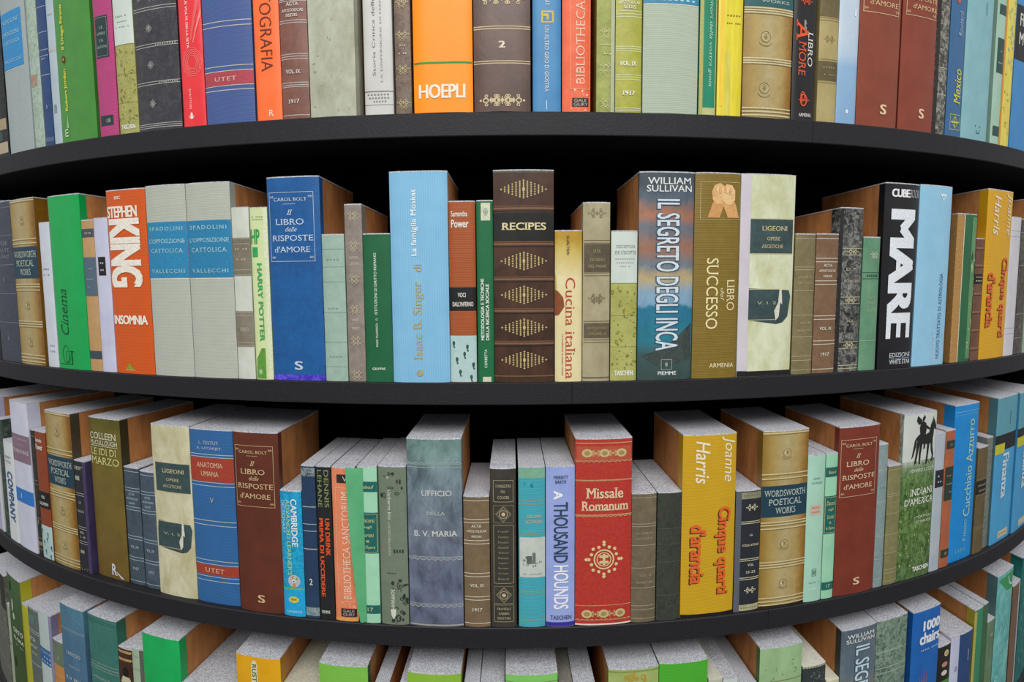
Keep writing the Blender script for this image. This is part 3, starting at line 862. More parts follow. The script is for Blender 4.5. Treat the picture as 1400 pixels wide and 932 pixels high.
# ------------------------------------------------------------------ top shelf (v = 1 is where the photograph's upper edge cuts the book)
OLIVE_FIG = M('mottle', '#aaa968', '#8f8f50', rough=.6)
TOP_BOOKS = [
 ('black book with red and cream patches beside the grey blue-labelled one', M('marble', '#141517', '#2b2e2c'), [r(0, .4, .02, .3, '#9c2f2a'), r(.3, .95, .02, .09, '#b7a88c'), r(.3, .95, .17, .24, '#a99878'), r(.25, .7, .1, .16, '#2d4a45'), specks(.1, .6, .4, .6, 8, 5, '#8ba04a', 4)], {}),
 ('wide grey book with bright blue label high on the top shelf', M('cloth', '#a3adad', '#93a0a1', rough=.8), [r(0, .86, .56, .93, '#2a8ccb'), h(.555, .9, PALE, 0, .86), ts('PADOLINI', .05, .75, .855, .88, '#a9d4e4', space=1.2), ts('OPPOSIZIONE', .05, .78, .775, .8, '#a9d4e4'), ts('CATTOLICA', .1, .78, .72, .742, '#a9d4e4'), ts('VALLECCHI', .08, .8, .6, .622, '#a9d4e4', space=1.2)], {}),
 ('narrow mottled sea-green book with a small red fleck', M('marble', '#a9bbae', '#7f9684', rough=.6), [r(.05, .7, .42, .5, M('mottle', '#a06a5c', '#9aa892'))], {'p': 2.2}),
 ('thin navy blue book with pale double lines on the top shelf', M('mottle', '#27477a', '#1f3a66', rough=.45), [hs([.95, .78, .66, .62, .49], 1.0, '#a7b3bf'), squiggle(.25, .7, .60, 3, '#a7b3bf', 3), squiggle(.45, .6, .27, 8, '#a7b3bf', 1), h(.045, 7, M('mottle', '#5c6f86', '#3c5478'))], {'p': 2.2}),
 ('thin pale blue-grey book beside the green book with yellow lettering', M('plain', '#aebdc6', '#a2b3bd'), [h(.66, 5, '#b9b7bb'), r(.25, .6, .22, .28, '#7f8f98'), h(.12, .8, '#d2dadf'), squiggle(.2, .8, .9, 2, '#8c9aa3', 4)], {}),
 ('bright green book with yellow upright lettering on the top shelf', M('plain', '#478b3a', '#3f8034', rough=.4), [t('Robert Jordan', .2, .3, .225, .525, '#dcd84a', 'u', bold=.03), t('Il Drago Rinato', .2, .3, .665, .985, '#dcd84a', 'u', bold=.03), ell(.24, .595, 7.5, 8.5, '#8b6a2e', n=4), ell(.24, .595, 4.8, 5.5, '#2f2a1c', 3, n=8), ell(.24, .595, 2.2, 2.6, '#c99a3a', 4, n=8), t('m', .14, .24, .04, .095, '#cfe0c4', 'u', bold=.01), pg([(.2, .1), (.24, .2), (.27, .1)], '#9cc08c')], {'p': 4.5}),
 ('magenta pink book with two dark green labels', M('cloth', '#b5447c', '#a33a6c', rough=.6), [r(.06, .78, .58, .885, '#24383c'), fr(.1, .74, .592, .873, .5, '#9aa898'), t('LE', .35, .55, .79, .81, '#9fb0a4'), t('OPERE', .2, .66, .745, .765, '#9fb0a4'), t('IX', .35, .55, .695, .715, '#9fb0a4'), ts('EDIZIONI', .16, .7, .65, .668, '#9fb0a4'), r(.08, .78, .08, .155, '#24383c'), t('18', .45, .65, .1, .13, '#b5bfb4')], {'p': 2.2}),
 ('slim white and olive patterned book between magenta and black books', OLIVE_FIG, taschen_figs(.67) + [squiggle(.15, .85, .88, 2, '#8f9a93', 7), squiggle(.15, .85, .84, 1.4, '#8f9a93', 8), squiggle(.15, .85, .80, 1.4, '#8f9a93', 8)], {}),
 ('wide black scuffed leather book with silver flowers', M('marble', '#303136', '#4b4a52', rough=.4, amt=.8), [hs([.945, .925, .665, .645, .375, .355, .05, .035, .02], .8, '#b9bab4'), dots(.655, 9, 1.0, '#c3c3bb', .5, .97), dots(.365, 9, 1.0, '#c3c3bb', .55, .97), specks(.05, .9, .97, 1.05, 14, 2, '#a9a9a4', 2)] + [d for vv in (.785, .505, .205) for d in (rosette(.38, vv, 5.5, '#b5b4ac'),)], {'p': 2.4}),
 ('bright red book with pale concentric rings', M('plain', '#e63a40', '#da3038', rough=.4), [ring(.55, .51, a, a * 1.25, .6, '#f08f88', n=10) for a in (8, 10, 12, 14.5, 17)] + [pg([(.5, .68), (.56, .68), (.95, .99), (.8, .99)], '#e9605f', 1), pg([(.62, .66), (.66, .66), (1, .88), (1, .93)], '#f08f88'), t('LE DUE VOLTE DELLA SETA', .36, .46, .62, 1.08, '#f4d8cf', 'd', bold=.02), t('SCRITTORI', .36, .44, .14, .3, '#f4d8cf', 'd'), ell(.42, .085, 2.4, 5.5, '#f4e3da', n=6), ring(.42, .085, 4.4, 4.4, .9, '#f4e3da', .5, 1)], {'p': 4.5}),
 ('blue and violet bound book with one red band', M('cloth', '#3f6090', '#47508c', rough=.45), [r(0, 1, .312, .42, '#b14452'), ts('UTET', .22, .68, .345, .378, '#d8bfae', space=1.15), hs([.425, .465, .307, .27, .785, .825], 1.0, '#c9c6b6')], {'p': 2.4}),
 ('narrow orange book with thin black capital letters', M('plain', '#f9743c', '#f26a32', rough=.45), [t('FOTOGRAFIA', .28, .74, .41, 1.22, '#6d2d18', 'd', bold=-.008), ts('R', .5, .72, .035, .085, '#f3e2d2')], {'p': 4}),
 ('reddish brown volume dated 1917 beside the narrow orange book', M('mottle', '#86594c', '#69463e', rough=.4), acta('#cfc4b8', 'VOL. IX', 1.0)[:0] + [hs([1.0, .985, .825, .805, .545, .525, .505, .305, .285, .27, .03], 1.0, '#b9b2ae'), ts('ACTA', .28, .74, .945, .975, '#d8d0c8', bold=.02), ts('APOSTOLICAE', .1, .9, .895, .92, '#d8d0c8', bold=.02), ts('SEDIS', .26, .7, .855, .88, '#d8d0c8', bold=.02), ts('VOL. IX', .18, .74, .38, .415, '#d8d0c8', bold=.02), ts('1917', .26, .66, .13, .165, '#d8d0c8', bold=.02)], {'p': 2.2}),
 ('wide stained grey-green parchment book without any lettering', M('stain', '#b9bfae', '#8f8d76', rough=.6), [specks(.1, .9, .02, .9, 12, 3, M('stain', '#9a937a', '#b0ad98'), 9), r(.94, 1, 0, 1.6, M('stain', '#74705f', '#5d594b'))], {'p': 2.6}),
 ('light grey book with small upright print between parchment and marbled brown', M('plain', '#c8c9c5', '#bdbdb9'), [ts('Storia Critica delle Porpore', .32, .46, .34, 1.35, '#6d6a64', 'u', bold=-.012), ts('LA DISPERSIONE DI MANOSCRITTI', .6, .66, .28, 1.3, '#8d8a84', 'u', bold=-.012), hs([.205, .2], .5, '#73716c'), h(.085, .6, '#73716c'), squiggle(.1, .9, .175, 2.2, '#85827c', 7), squiggle(.15, .9, .145, 2, '#85827c', 7), squiggle(.3, .8, .115, 2, '#85827c', 5)], {'p': 5}),
 ('narrow marbled brown book with gilt scrolls on the top shelf', M('marble', '#7a675a', '#594a42', rough=.45), [d for vv in (.98, .7, .40, .1) for d in (fleuron(.5, vv, 10, '#bcae84'), fleuron(.5, vv - .04, 7, '#a99b74'))] + [squiggle(.25, .8, .53, 2.4, '#c7bb98', 4), squiggle(.3, .75, .6, 2, '#c7bb98', 3)], {'p': 2.2}),
 ('wide plain orange book with thin green line and white capitals', M('plain', '#fb920e', '#f58a08', rough=.4), [h(.44, 2.6, '#3d8a3e', .01, .99), t('HOEPLI', .09, .88, .125, .25, '#efe9d8', bold=.03, space=.95)], {'p': 4.5}),
 ('wide dark brown leather book bearing a gilt number 2', M('stain', '#5d3c31', '#3a2720', rough=.35, spec=.5), [hs([.755, .735, .45, .43], 1.3, '#c9b48c'), ts('2', .44, .56, .565, .625, '#e5d6b8', bold=.04)] + [d for du in (-.2, 0, .2) for vv in (.1, 1.0) for d in (fleuron(.5 + du, vv, 17, '#d3c096'),)] + [lozenge(.5, .1, .5, 4.5, '#d3c096')], {'p': 2.2}),
 ('blue book with small yellow square emblem on the top shelf', M('plain', '#4787b8', '#3e7cae', rough=.45), [ts('TERZANI', .45, .58, .94, 1.3, '#d7dfe4', 'd'), r(.3, .74, .79, .895, '#cdb945'), r(.36, .68, .805, .88, '#4787b8', 2), r(.36, .54, .845, .868, '#cdb945', 3), r(.48, .56, .815, .868, '#cdb945', 3), ts('UN ALTRO GIRO DI GIOSTRA', .42, .56, .175, .765, '#d9e0e2', 'd'), r(.47, .5, .02, .1, '#c5d3dc')], {'p': 4}),
 ('orange-red book with ornate gilt border and small black plate', M('mottle', '#e66a44', '#d8552f', rough=.45), [fr(.28, .98, .2, 1.5, .7, '#e7a878'), ts('BIBLIOTHECA SANCTORUM', .48, .78, .25, 1.75, '#eecdb6', 'u', bold=-.01), r(.34, .93, .045, .125, '#26221f'), t('GALE', .42, .86, .088, .116, '#bdb6a8'), t('GIURY', .4, .9, .052, .08, '#bdb6a8'), specks(.3, .95, .135, .2, 12, 2, '#eecdb6', 5), specks(.3, .95, .005, .04, 8, 1.5, '#eecdb6', 6)], {'p': 3}),
 ('slim olive book with worn gilt scrolls beside a dark gap', M('mottle', '#a3aa5a', '#7c8438', rough=.45), [d for vv in (.72, .42, .1) for d in (fleuron(.5, vv, 9, '#c5c487'), fleuron(.5, vv - .05, 8, '#c5c487'))] + [squiggle(.2, .85, .6, 2, '#d0cf95', 4), squiggle(.2, .85, .52, 2, '#d0cf95', 4), r(.78, 1, 0, 1.6, M('plain', '#b3bba0', '#a4ad90'))], {'p': 2.2}),
 ('yellow-green volume dated 1917 between olive and grey books', M('mottle', '#adad46', '#93953a', rough=.4), [hs([.895, .87, .845, .585, .565, .545, .335, .315, .295, .04, .02], 1.2, '#c9cda0'), ts('APOSTOLICAE', .08, .92, .955, .985, '#dfe0c0', bold=.02), ts('SEDIS', .28, .74, .915, .945, '#dfe0c0', bold=.02), ts('VOL. IX', .14, .8, .415, .455, '#e8e8d4', bold=.03), ts('1917', .26, .74, .155, .195, '#e8e8d4', bold=.03)], {'p': 2.2}),
 ('wide pale grey-green linen book with blue band at top', M('cloth', '#adb8a9', '#9dac98', rough=.8), [r(0, 1, .955, 1.5, '#2f86ac'), h(.95, 1, PALE), squiggle(.3, .95, .985, 2.6, '#a9d0da', 6)], {'p': 2.6}),
 ('narrow dark green book in a cream frame with yellow-green edge', M('plain', '#1c8465', '#177858'), [r(0, .2, 0, 1.7, '#a9a95e'), r(.2, 1, 0, .065, '#bcbf86'), r(.94, 1, 0, 1.7, '#d3cd92'), t('Hunger / Servitori della vostra gioia', .5, .74, .25, 1.45, '#bfd3bd', 'd', shear=.2)], {'p': 4}),
 ('bright yellow book with blurred orange stripes', M('streak', '#e6d53a', '#cdbf34', rough=.4), [r(.08, .2, .08, 1.6, M('streak', '#dba52a', '#e8cf34')), r(.3, .5, .0, .55, M('streak', '#d9d06a', '#bfb53a')), squiggle(.3, .9, .86, 2.2, '#8b7a2c', 5), squiggle(.3, .9, .795, 2.4, '#8b7a2c', 7)], {'p': 4}),
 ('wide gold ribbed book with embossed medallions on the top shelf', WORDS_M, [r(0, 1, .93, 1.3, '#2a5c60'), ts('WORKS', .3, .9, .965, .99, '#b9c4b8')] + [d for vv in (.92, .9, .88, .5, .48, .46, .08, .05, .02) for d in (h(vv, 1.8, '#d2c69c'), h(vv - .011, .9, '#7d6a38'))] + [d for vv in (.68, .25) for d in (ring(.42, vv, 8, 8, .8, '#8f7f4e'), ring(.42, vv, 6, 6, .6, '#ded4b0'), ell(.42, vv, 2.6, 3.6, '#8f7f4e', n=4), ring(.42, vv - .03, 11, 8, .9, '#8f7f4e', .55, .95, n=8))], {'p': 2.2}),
 ('black book with orange and white italic title', M('plain', '#1d1c1f', '#242326', rough=.4), [ts('LIBRO', .62, .84, .45, .73, '#d8d4cc', 'd', shear=.1), t("dell'", .42, .54, .74, .83, '#d8d4cc', 'd', shear=.3), ts('A', .1, .62, .66, .83, '#e0562c', 'd', shear=.2, bold=.01), ts('MORE', .22, .54, .37, .655, '#e0562c', 'd', shear=.1), ring(.5, .17, 6, 9, 2.0, '#d9532e'), ring(.46, .2, 4, 7, 1.6, '#d9532e'), fleuron(.52, .17, 10, '#d9532e'), t('ARMENIA', .3, .86, .03, .06, '#cfcbc4', bold=.02), fleuron(.5, .98, 10, '#d9532e')], {'p': 4.5}),
 ('tan parchment book with two dark bands beside the black one', M('stain', '#b0a170', '#948455', rough=.55), [r(0, 1, .86, 1.12, M('mottle', '#6e6240', '#5a4f34')), h(.85, 1, '#8d7f50'), h(.83, 1, '#8d7f50'), r(0, 1, .34, .5, M('mottle', '#63583a', '#50462e')), hs([.325, .515], 1.2, '#8d7f50'), squiggle(.2, .85, .45, 2.4, '#9b8d62', 5), squiggle(.25, .85, .39, 2.4, '#9b8d62', 5), fleuron(.5, .68, 11, '#9a8a58')], {'p': 2.4}),
 ('white book fading to cloudy blue at its foot', M('stain', '#ffffff', '#e6ebf2', rough=.5, ramp=[(0, '#86a9cc'), (.3, '#8fb2d2'), (.36, '#b3c6d8'), (.5, '#c0cedb'), (1, '#c6d2de')]), [ell(.5, .1, 2.4, 3.4, '#dfe8f0', n=7), squiggle(.5, .62, .2, 8, '#c5d8ea', 1), squiggle(.7, .82, .9, 14, '#e4ecf4', 1)], {'p': 4}),
 ('red-brown book with gilt frame beside the white and cloudy blue book', M('plain', '#87432f', '#7a3a29', rough=.45), [fr(.06, .93, .885, 1.6, .9, '#dcb98c'), ts("d'AMORE", .2, .9, .945, .985, '#dcb98c'), fleuron(.12, .915, 5, '#dcb98c'), fleuron(.88, .915, 5, '#dcb98c'), ts('S', .54, .7, .1, .18, '#e8c8a4', bold=.03)], {'p': 3}),
 ('red-brown book with gilt frame beside the grey marbled spine', M('plain', '#873f2e', '#7a3628', rough=.45), [fr(.08, .93, .865, 1.55, .9, '#dcb98c'), ts("RISPOSTE", .2, .96, .985, 1.02, '#dcb98c'), ts("d'AMORE", .24, .96, .92, .955, '#dcb98c'), fleuron(.14, .893, 5, '#dcb98c'), fleuron(.88, .893, 5, '#dcb98c'), ts('S', .54, .7, .1, .175, '#e8c8a4', bold=.03)], {'p': 3}),
 ('narrow black and silver marbled book on the top shelf', M('marble', '#1f1d1b', '#a9a79c', rough=.5), [h(.5, 1.2, '#b8b6ac'), h(.3, 1.2, '#b8b6ac'), r(.0, .22, 0, 1.5, '#2a2624')], {'p': 2.2}),
 ('dark blue guide with yellow upright title and square emblem', M('plain', '#3a6692', '#335d88', rough=.45), [ts('Mexico', .38, .82, .24, .5, '#d5cf4a', 'u', shear=.2, bold=.01), t('Routard', .5, .74, .74, .92, '#9db8cd', 'u', shear=.2), fr(.22, .9, .05, .165, .9, '#cfc94c'), ring(.56, .108, 6, 8, .9, '#cfc94c'), r(.54, .58, .06, .155, '#cfc94c', 2), r(.3, .82, .102, .113, '#cfc94c', 2), ell(.4, 1.0, 5, 7, '#c9582c', n=8)], {'p': 5}),
 ('wide pale blue-green book beside the dark blue guide', M('plain', '#86b4bb', '#78a8b2', rough=.5), [ring(.6, .075, 5, 6, 1.2, '#2d4a52', .5, 1.0), ell(.5, .105, 1.2, 1.6, '#2d4a52', n=6), ell(.66, .1, 1.2, 1.6, '#2d4a52', n=6), squiggle(.66, .72, .75, 30, '#6a98a2', 1), squiggle(.66, .72, .95, 20, '#6a98a2', 1)], {'p': 5}),
 ('thin pale green book with four dark labels', M('plain', '#a3c4b2', '#97b9a6'), [r(.2, 1, .06, .13, '#2b4a48'), r(.2, 1, .5, .74, '#2b4a48'), r(.2, 1, .9, .97, '#2b4a48'), squiggle(.35, .9, .65, 3, '#9ab8a4', 3), squiggle(.35, .9, .57, 3, '#9ab8a4', 3)], {'p': 2.4}),
 ('yellow book with a grey printed patch beside the blue financial book', M('streak', '#e3d45c', '#cdbf52', rough=.45), [r(0, .1, 0, 1.6, '#d98a3a'), specks(.2, .9, .55, 1.0, 26, 5, '#b7bfae', 11), specks(.2, .9, .1, .5, 8, 6, '#d6bd34', 12)], {'p': 4}),
 ('wide blue book with black block of white letters on the top shelf', M('plain', '#3b86c2', '#337bb6', rough=.45), [r(0, 1, .58, .93, '#1c1c1f'), t('FINANZA', .1, .95, .8, .88, '#d7d6cf', bold=.02), t('MONDO', .1, .95, .68, .76, '#d7d6cf', bold=.02)], {'p': 4}),
]


# ------------------------------------------------------------------ second shelf
SECOND_BOOKS = [
 ('black edge of a book cut off at the end of the second shelf', M('plain', '#141416', '#1c1c1f'), [h(.3, 1.5, '#8b8a80')], {}),
 ('dark navy scuffed leather book with silver rings on the second shelf', M('marble', '#3a4152', '#262b36', rough=.4, amt=.8), [hs([.96, .79, .61, .43, .25], .9, '#7e8390'), t('OPERE', .2, .8, .73, .755, '#8b909c'), t('SCELTE', .2, .85, .69, .71, '#8b909c'), t('MILANO', .2, .85, .65, .67, '#8b909c')] + [rosette(.5, vv, 5, '#8b909c') for vv in (.88, .52, .15)], {'p': 2.2}),
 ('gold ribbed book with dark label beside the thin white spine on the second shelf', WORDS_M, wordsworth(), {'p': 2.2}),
 ('very thin white book between gold ribbed and bright green books', M('plain', '#cdd2dc', '#c0c6d2'), [squiggle(.2, .8, .68, 3, '#8f96a4', 3), squiggle(.2, .8, .64, 3, '#8f96a4', 3), squiggle(.3, .8, .15, 3, '#a0a7b3', 3), squiggle(.3, .8, .11, 3, '#a0a7b3', 3)], {'p': 3}),
 ('wide vivid green book lettered Cinema on the second shelf', M('plain', '#12a552', '#0f9a4b', rough=.4), [ts('Cinema', .2, .44, .2, .465, '#0d3b22', 'u', shear=.3, bold=-.01), ring(.3, .085, 10, 15, 1.0, '#123c25', .12, 1.0, n=18), ring(.36, .07, 6, 11, .8, '#123c25', 0, 1, n=14), r(.42, .56, .1, .105, '#123c25', 2), r(.47, .5, .03, .1, '#123c25', 2), r(.1, .5, .025, .029, '#123c25', 2)], {'p': 4.5, 'wr': .012}),
 ('tan book with grey-blue bands beside the vivid green book', M('mottle', '#bf9a6c', '#ae8858'), [r(0, 1, .885, .94, '#4a5058'), r(0, 1, .5, .755, '#54697a'), r(0, 1, .08, .135, '#3f4a55'), squiggle(.15, .85, .912, 3, '#b5b4aa', 5), squiggle(.2, .8, .68, 2.5, '#8ba0ad', 5), squiggle(.2, .8, .61, 2.5, '#8ba0ad', 6), squiggle(.3, .7, .56, 2, '#8ba0ad', 4)], {'p': 2.6}),
 ('lavender-white book with a small black label', M('plain', '#c7c8de', '#b7b9d2'), [r(.22, .75, .63, .75, '#1a1a1e'), squiggle(.35, .65, .71, 3, '#c7c8d0', 2), squiggle(.35, .65, .665, 3, '#c7c8d0', 2)], {'p': 3}),
 ('orange-brown thriller with huge white upright lettering', M('cloth', '#cf5a1e', '#c25018', rough=.4), [t('BBC', .26, .42, .948, .965, '#eadfd0', bold=.03), t('STEPHEN', .02, .82, .85, .912, '#efe9dc', bold=.04, space=.9), t('KING', .04, .86, .475, .845, '#efe9dc', 'd', bold=.055, space=.95), t('INSOMNIA', .04, .92, .272, .322, '#f3ebdc', bold=.04, space=.92), pg([(.3, .025), (.5, .025), (.4, .06)], '#8f9a2c'), h(.02, .8, '#e3c9a0', .28, .52)], {'p': 4.5}),
 ('grey linen book with blue label beside the orange-brown thriller', LINEN, spadolini(), {'p': 2.8}),
 ('grey linen book with blue label beside the narrow parchment volume', LINEN, spadolini('#2a80ae'), {'p': 2.8, 'wr': .016}),
 ('narrow white parchment book with two grey-brown bands', M('stain', '#cdd1c8', '#b5baae', rough=.55), [r(0, 1, .605, .825, M('mottle', '#7f796a', '#6a6456')), hs([.61, .82, .64, .79], .9, '#a9a18c'), squiggle(.12, .9, .76, 3, '#b3ab95', 5), squiggle(.2, .8, .70, 3, '#b3ab95', 4), r(0, 1, .19, .4, M('mottle', '#857f70', '#6f695b')), hs([.195, .395, .215, .375], .9, '#a9a18c'), t('1860', .25, .75, .28, .305, '#bdb6a2')], {'p': 2.2}),
 ('pale lime book with green upright title beside the blue framed book', M('plain', '#cdd9a6', '#c2d098', rough=.45), [squiggle(.15, .8, .945, 2, '#8f9c78', 6), squiggle(.15, .8, .93, 2, '#8f9c78', 6), t('HP', .04, .56, .79, .875, '#2f9a4c', bold=.03), r(.1, .42, .715, .772, '#34a258'), t('HARRY POTTER', .34, .62, .225, .68, '#3aa65c', 'd', bold=.03), pg([(.05, .005), (.62, .005), (.62, .185), (.4, .185), (.1, .12)], '#5f9a3c', 1), ell(.3, .045, 3.2, 4, '#a9c49a', n=8), r(.78, 1, 0, 1, '#d9e2c0', 1)], {'p': 4.5}),
 ('wide deep blue book with white framed title and violet base', M('mottle', '#1d5f9e', '#1b4c86', rough=.4), risposte('#c6d6e8', u0=.05, u1=.9) + [r(0, 1, 0, .03, M('marble', '#3a25a8', '#6a5ae0'))], {'p': 4.5, 'wr': .014}),
 ('short pale green book with faint ruled lines beside the deep blue one', M('mottle', '#9db5a8', '#8aa597', rough=.55), [hs([.9, .78, .68, .47, .27, .1], .5, '#748f82'), squiggle(.2, .8, .83, 2, '#7d9a8c', 4), squiggle(.2, .8, .5, 2, '#7d9a8c', 5), squiggle(.2, .8, .17, 2, '#7d9a8c', 4)], {'p': 2.2}),
 ('grey-brown book with faded gilt scrollwork on the second shelf', M('mottle', '#938a84', '#756b63', rough=.45), [d for vv in (.945, .78, .595, .42, .245, .05) for d in (fleuron(.5, vv, 9, '#bdb196'), fleuron(.5, vv - .025, 8, '#bdb196'))] + [t('LA', .42, .58, .735, .75, '#cfc6b0'), t('NUOVA', .24, .76, .695, .71, '#cfc6b0'), t('CULTURA', .2, .8, .66, .675, '#cfc6b0'), t('ANNO', .3, .7, .345, .36, '#cfc6b0'), t('PRIMO', .28, .72, .295, .312, '#cfc6b0')], {'p': 2.2}),
 ('short dark green book with small white upright print', M('plain', '#1f6440', '#1b5a39', rough=.45), [t('ISTITUZIONI DI DIRITTO ROMANO', .4, .5, .46, .87, '#cfe0d2', 'u', bold=.02), t('MARIO TALAMANCA', .42, .5, .24, .4, '#cfe0d2', 'u', bold=.02), ring(.46, .425, 1.4, 1.6, .5, '#cfe0d2'), t('GIUFFRE', .26, .74, .082, .098, '#cfe0d2', bold=.03)], {'p': 4}),
 ('wide light blue striped book with gold and white upright lettering', M('rib', '#86bcdc', '#72abd0', rough=.4), [ts('Isaac B. Singer', .38, .58, .11, .485, '#b0a468', 'u', bold=.0), t('di', .4, .54, .53, .565, '#b0a468', 'u'), t('La famiglia Moskat', .37, .49, .605, .915, '#eaf1ef', 'u', bold=.02, space=1.05), t('e', .42, .54, .03, .06, '#b0a468', 'u', bold=.03)], {'p': 5, 'wr': .012}),
 ('rust-brown book with black band and pale footprint picture beside the blue striped one', M('cloth', '#a5562c', '#96491f', rough=.45), power(), {'p': 4.5}),
 ('narrow dark green book with white upright title and cream end labels', M('plain', '#1d6a42', '#195f3a', rough=.45), [r(.28, .84, .89, .985, '#cfd3b8'), ring(.56, .937, 3.2, 5, 1.2, '#8ea28a'), ell(.56, .937, 1.2, 2, '#8ea28a', 3), t('METODOLOGIA E TECNICHE', .22, .42, .235, .575, '#e3ebe2', 'u', bold=.03), t('DELLA RICERCA SOCIALE', .52, .72, .235, .545, '#e3ebe2', 'u', bold=.03), t('CORBETTA', .42, .58, .08, .185, '#e3ebe2', 'u', bold=.01), r(.3, .82, .0, .03, '#cfd3b8')], {'p': 4.5}),
 ('thick dark brown leather book lettered RECIPES with gilt lozenges', M('stain', '#553626', '#231a15', rough=.33, spec=.5), [r(0, 1, .672, .802, M('stain', '#2a2a29', '#1d1d1d', rough=.3)), ts('RECIPES', .13, .87, .722, .756, '#dccf9e', bold=.02)] + [d for vv in (.82, .655, .49, .34, .185) for d in (h(vv + .012, 1.6, '#6d4a33'), h(vv + .002, 2.6, '#7f5a40'), h(vv - .01, 1.4, '#241811'))] + [h(.99, 3, '#57503f'), h(.03, 1.4, '#77603a')] + [lozenge(.5, vv, .74, 13, '#c9b67c') for vv in (.91, .577, .418, .263, .108)], {'p': 2.2}),
 ('short cream cookery book with red upright title', M('stain', '#ded3ab', '#d3c48e', rough=.45, ramp=[(0, '#ffffff'), (.7, '#ffffff'), (.88, '#e6d99a'), (1, '#cdb050')]), [ts('Cucina italiana', .38, .74, .02, .69, '#b8402c', 'd', bold=-.005), t('Le tradizioni in cento ricette', .24, .32, .04, .32, '#c4604a', 'd'), t('GUALTIERI', .42, .52, .84, .965, '#3c3426', 'd'), pg([(0, .44), (.14, .445), (.34, .50), (.3, .56), (.12, .6), (0, .615)], '#8a4a26', 1), pg([(0, .6), (.06, .62), (.04, .7), (0, .72)], '#c9a850', 1)], {'p': 4.5}),
 ('aged parchment book with two dark bands on the second shelf', M('stain', '#aea588', '#8b8062', rough=.5), [r(.04, 1, .615, .77, M('mottle', '#5f5643', '#4a4335')), hs([.61, .775, .595, .79], 1.0, '#6d6246', .04, 1), t('VITA', .36, .64, .72, .74, '#a4966c'), t('DI GESU', .26, .8, .675, .692, '#a4966c'), t('DEL PADRE', .2, .86, .64, .655, '#a4966c'), r(.04, 1, .245, .33, M('mottle', '#665c48', '#4f4738')), hs([.235, .34, .22], 1.0, '#6d6246', .04, 1), t('PARTE SECONDA', .16, .9, .295, .308, '#a4966c'), t('VOLUME VI', .2, .84, .262, .276, '#a4966c'), fleuron(.5, .47, 13, '#7c7052'), fleuron(.5, .455, 9, '#7c7052'), fleuron(.5, .94, 14, '#8f8466'), h(.02, 2, '#6d6246')], {'p': 2.4}),
 ('short white and olive figured book beside the sunset seascape book', M('mottle', '#aeb06a', '#96984e', rough=.6), taschen_figs(.655) + [ts('DESCRIPTION', .18, .9, .885, .905, '#93a09b'), ts("DE L'EGYPTE", .14, .94, .845, .868, '#84928d'), squiggle(.14, .9, .815, 1.6, '#a3aeaa', 9), squiggle(.18, .85, .79, 1.6, '#a3aeaa', 9), squiggle(.25, .8, .765, 1.6, '#a3aeaa', 7)], {'p': 3}),
 ('wide book with sunset sea picture and white upright title', M('stain', '#ffffff', '#c9d2d6', rough=.4, ramp=[(0, '#3b4f4c'), (.12, '#415a5a'), (.2, '#2c7f92'), (.355, '#2a7696'), (.37, '#7fa6c0'), (.43, '#8aa6bb'), (.5, '#c0a878'), (.56, '#6f7f8c'), (.64, '#a5735a'), (.74, '#6c7683'), (.8, '#b5795c'), (.88, '#5d6a78'), (1, '#4a545c')]), [t('WILLIAM', .14, .92, .94, .972, '#dfe4e2', bold=.01), t('SULLIVAN', .12, .94, .905, .936, '#dfe4e2', bold=.01), t('IL SEGRETO DEGLI INCA', .29, .74, .143, .872, '#3c566e', 'd', bold=.06), t('IL SEGRETO DEGLI INCA', .31, .72, .145, .87, '#d3dfe6', 'd', bold=.015), pg([(.05, .12), (.5, .16), (.98, .28), (.98, .1), (.4, .06)], M('marble', '#3d4a46', '#2a3634'), 1), fr(.42, .62, .05, .1, .6, '#aebcb8'), ell(.52, .075, 2.2, 3.4, '#8fa09c', n=7), t('PIEMME', .36, .7, .024, .042, '#dfe4e2', bold=.02)], {'p': 4.5, 'wl': .006}),
 ('olive-gold book with clasped hands picture and cream italic title', M('cloth', '#86712c', '#705a22', rough=.45), [fr(.1, .98, .775, .955, .6, '#c5ba82'), pg([(.26, .785), (.52, .785), (.62, .85), (.56, .90), (.42, .885), (.34, .84)], '#d09a5e', 1), pg([(.97, .785), (.70, .785), (.58, .85), (.64, .90), (.80, .885), (.9, .84)], '#d8a468', 2), pg([(.36, .87), (.34, .91), (.40, .94), (.52, .95), (.62, .935), (.64, .89), (.56, .85), (.44, .85)], '#e0b47c', 2), pg([(.56, .87), (.58, .92), (.66, .945), (.78, .94), (.86, .915), (.86, .87), (.76, .845), (.64, .85)], '#e6be88', 3)] + [ell(.40 + .06 * i, .905 + .012 * i - .003 * i * i, 1.9, 5.2, '#ecca98' if i % 2 else '#dcae76', 4, n=9) for i in range(4)] + [ell(.62 + .06 * i, .92 - .004 * i, 1.9, 5.0, '#ecca98' if i % 2 else '#d9a870', 5, n=9) for i in range(4)] + [ts('SUCCESSO', .26, .52, .245, .59, '#efe3b4', 'd', bold=.0), t('del', .58, .66, .385, .445, '#e8dcae', 'd', shear=.3), ts('LIBRO', .72, .9, .335, .487, '#e8dcae', 'd'), t('ARMENIA', .36, .92, .053, .075, '#e8dcae', bold=.01)], {'p': 3.5}),
 ('wide cream parchment book with torn dark labels and a lavender strip', PALE_PARCH, [f for f in ligeoni(u0=.15)] + [r(.0, .165, .03, 1, M('plain', '#c9c3cc', '#bdb7c0'), 4), r(0, 1, 0, .028, '#1d1a1c', 4), dots(.018, 10, .5, '#8b8780', .2, .95)], {'p': 3.2}),
 ('short olive-brown volume with ruled bands beside the cream parchment book', M('mottle', '#857a58', '#6c6344', rough=.5), civilta(), {'p': 2.2}),
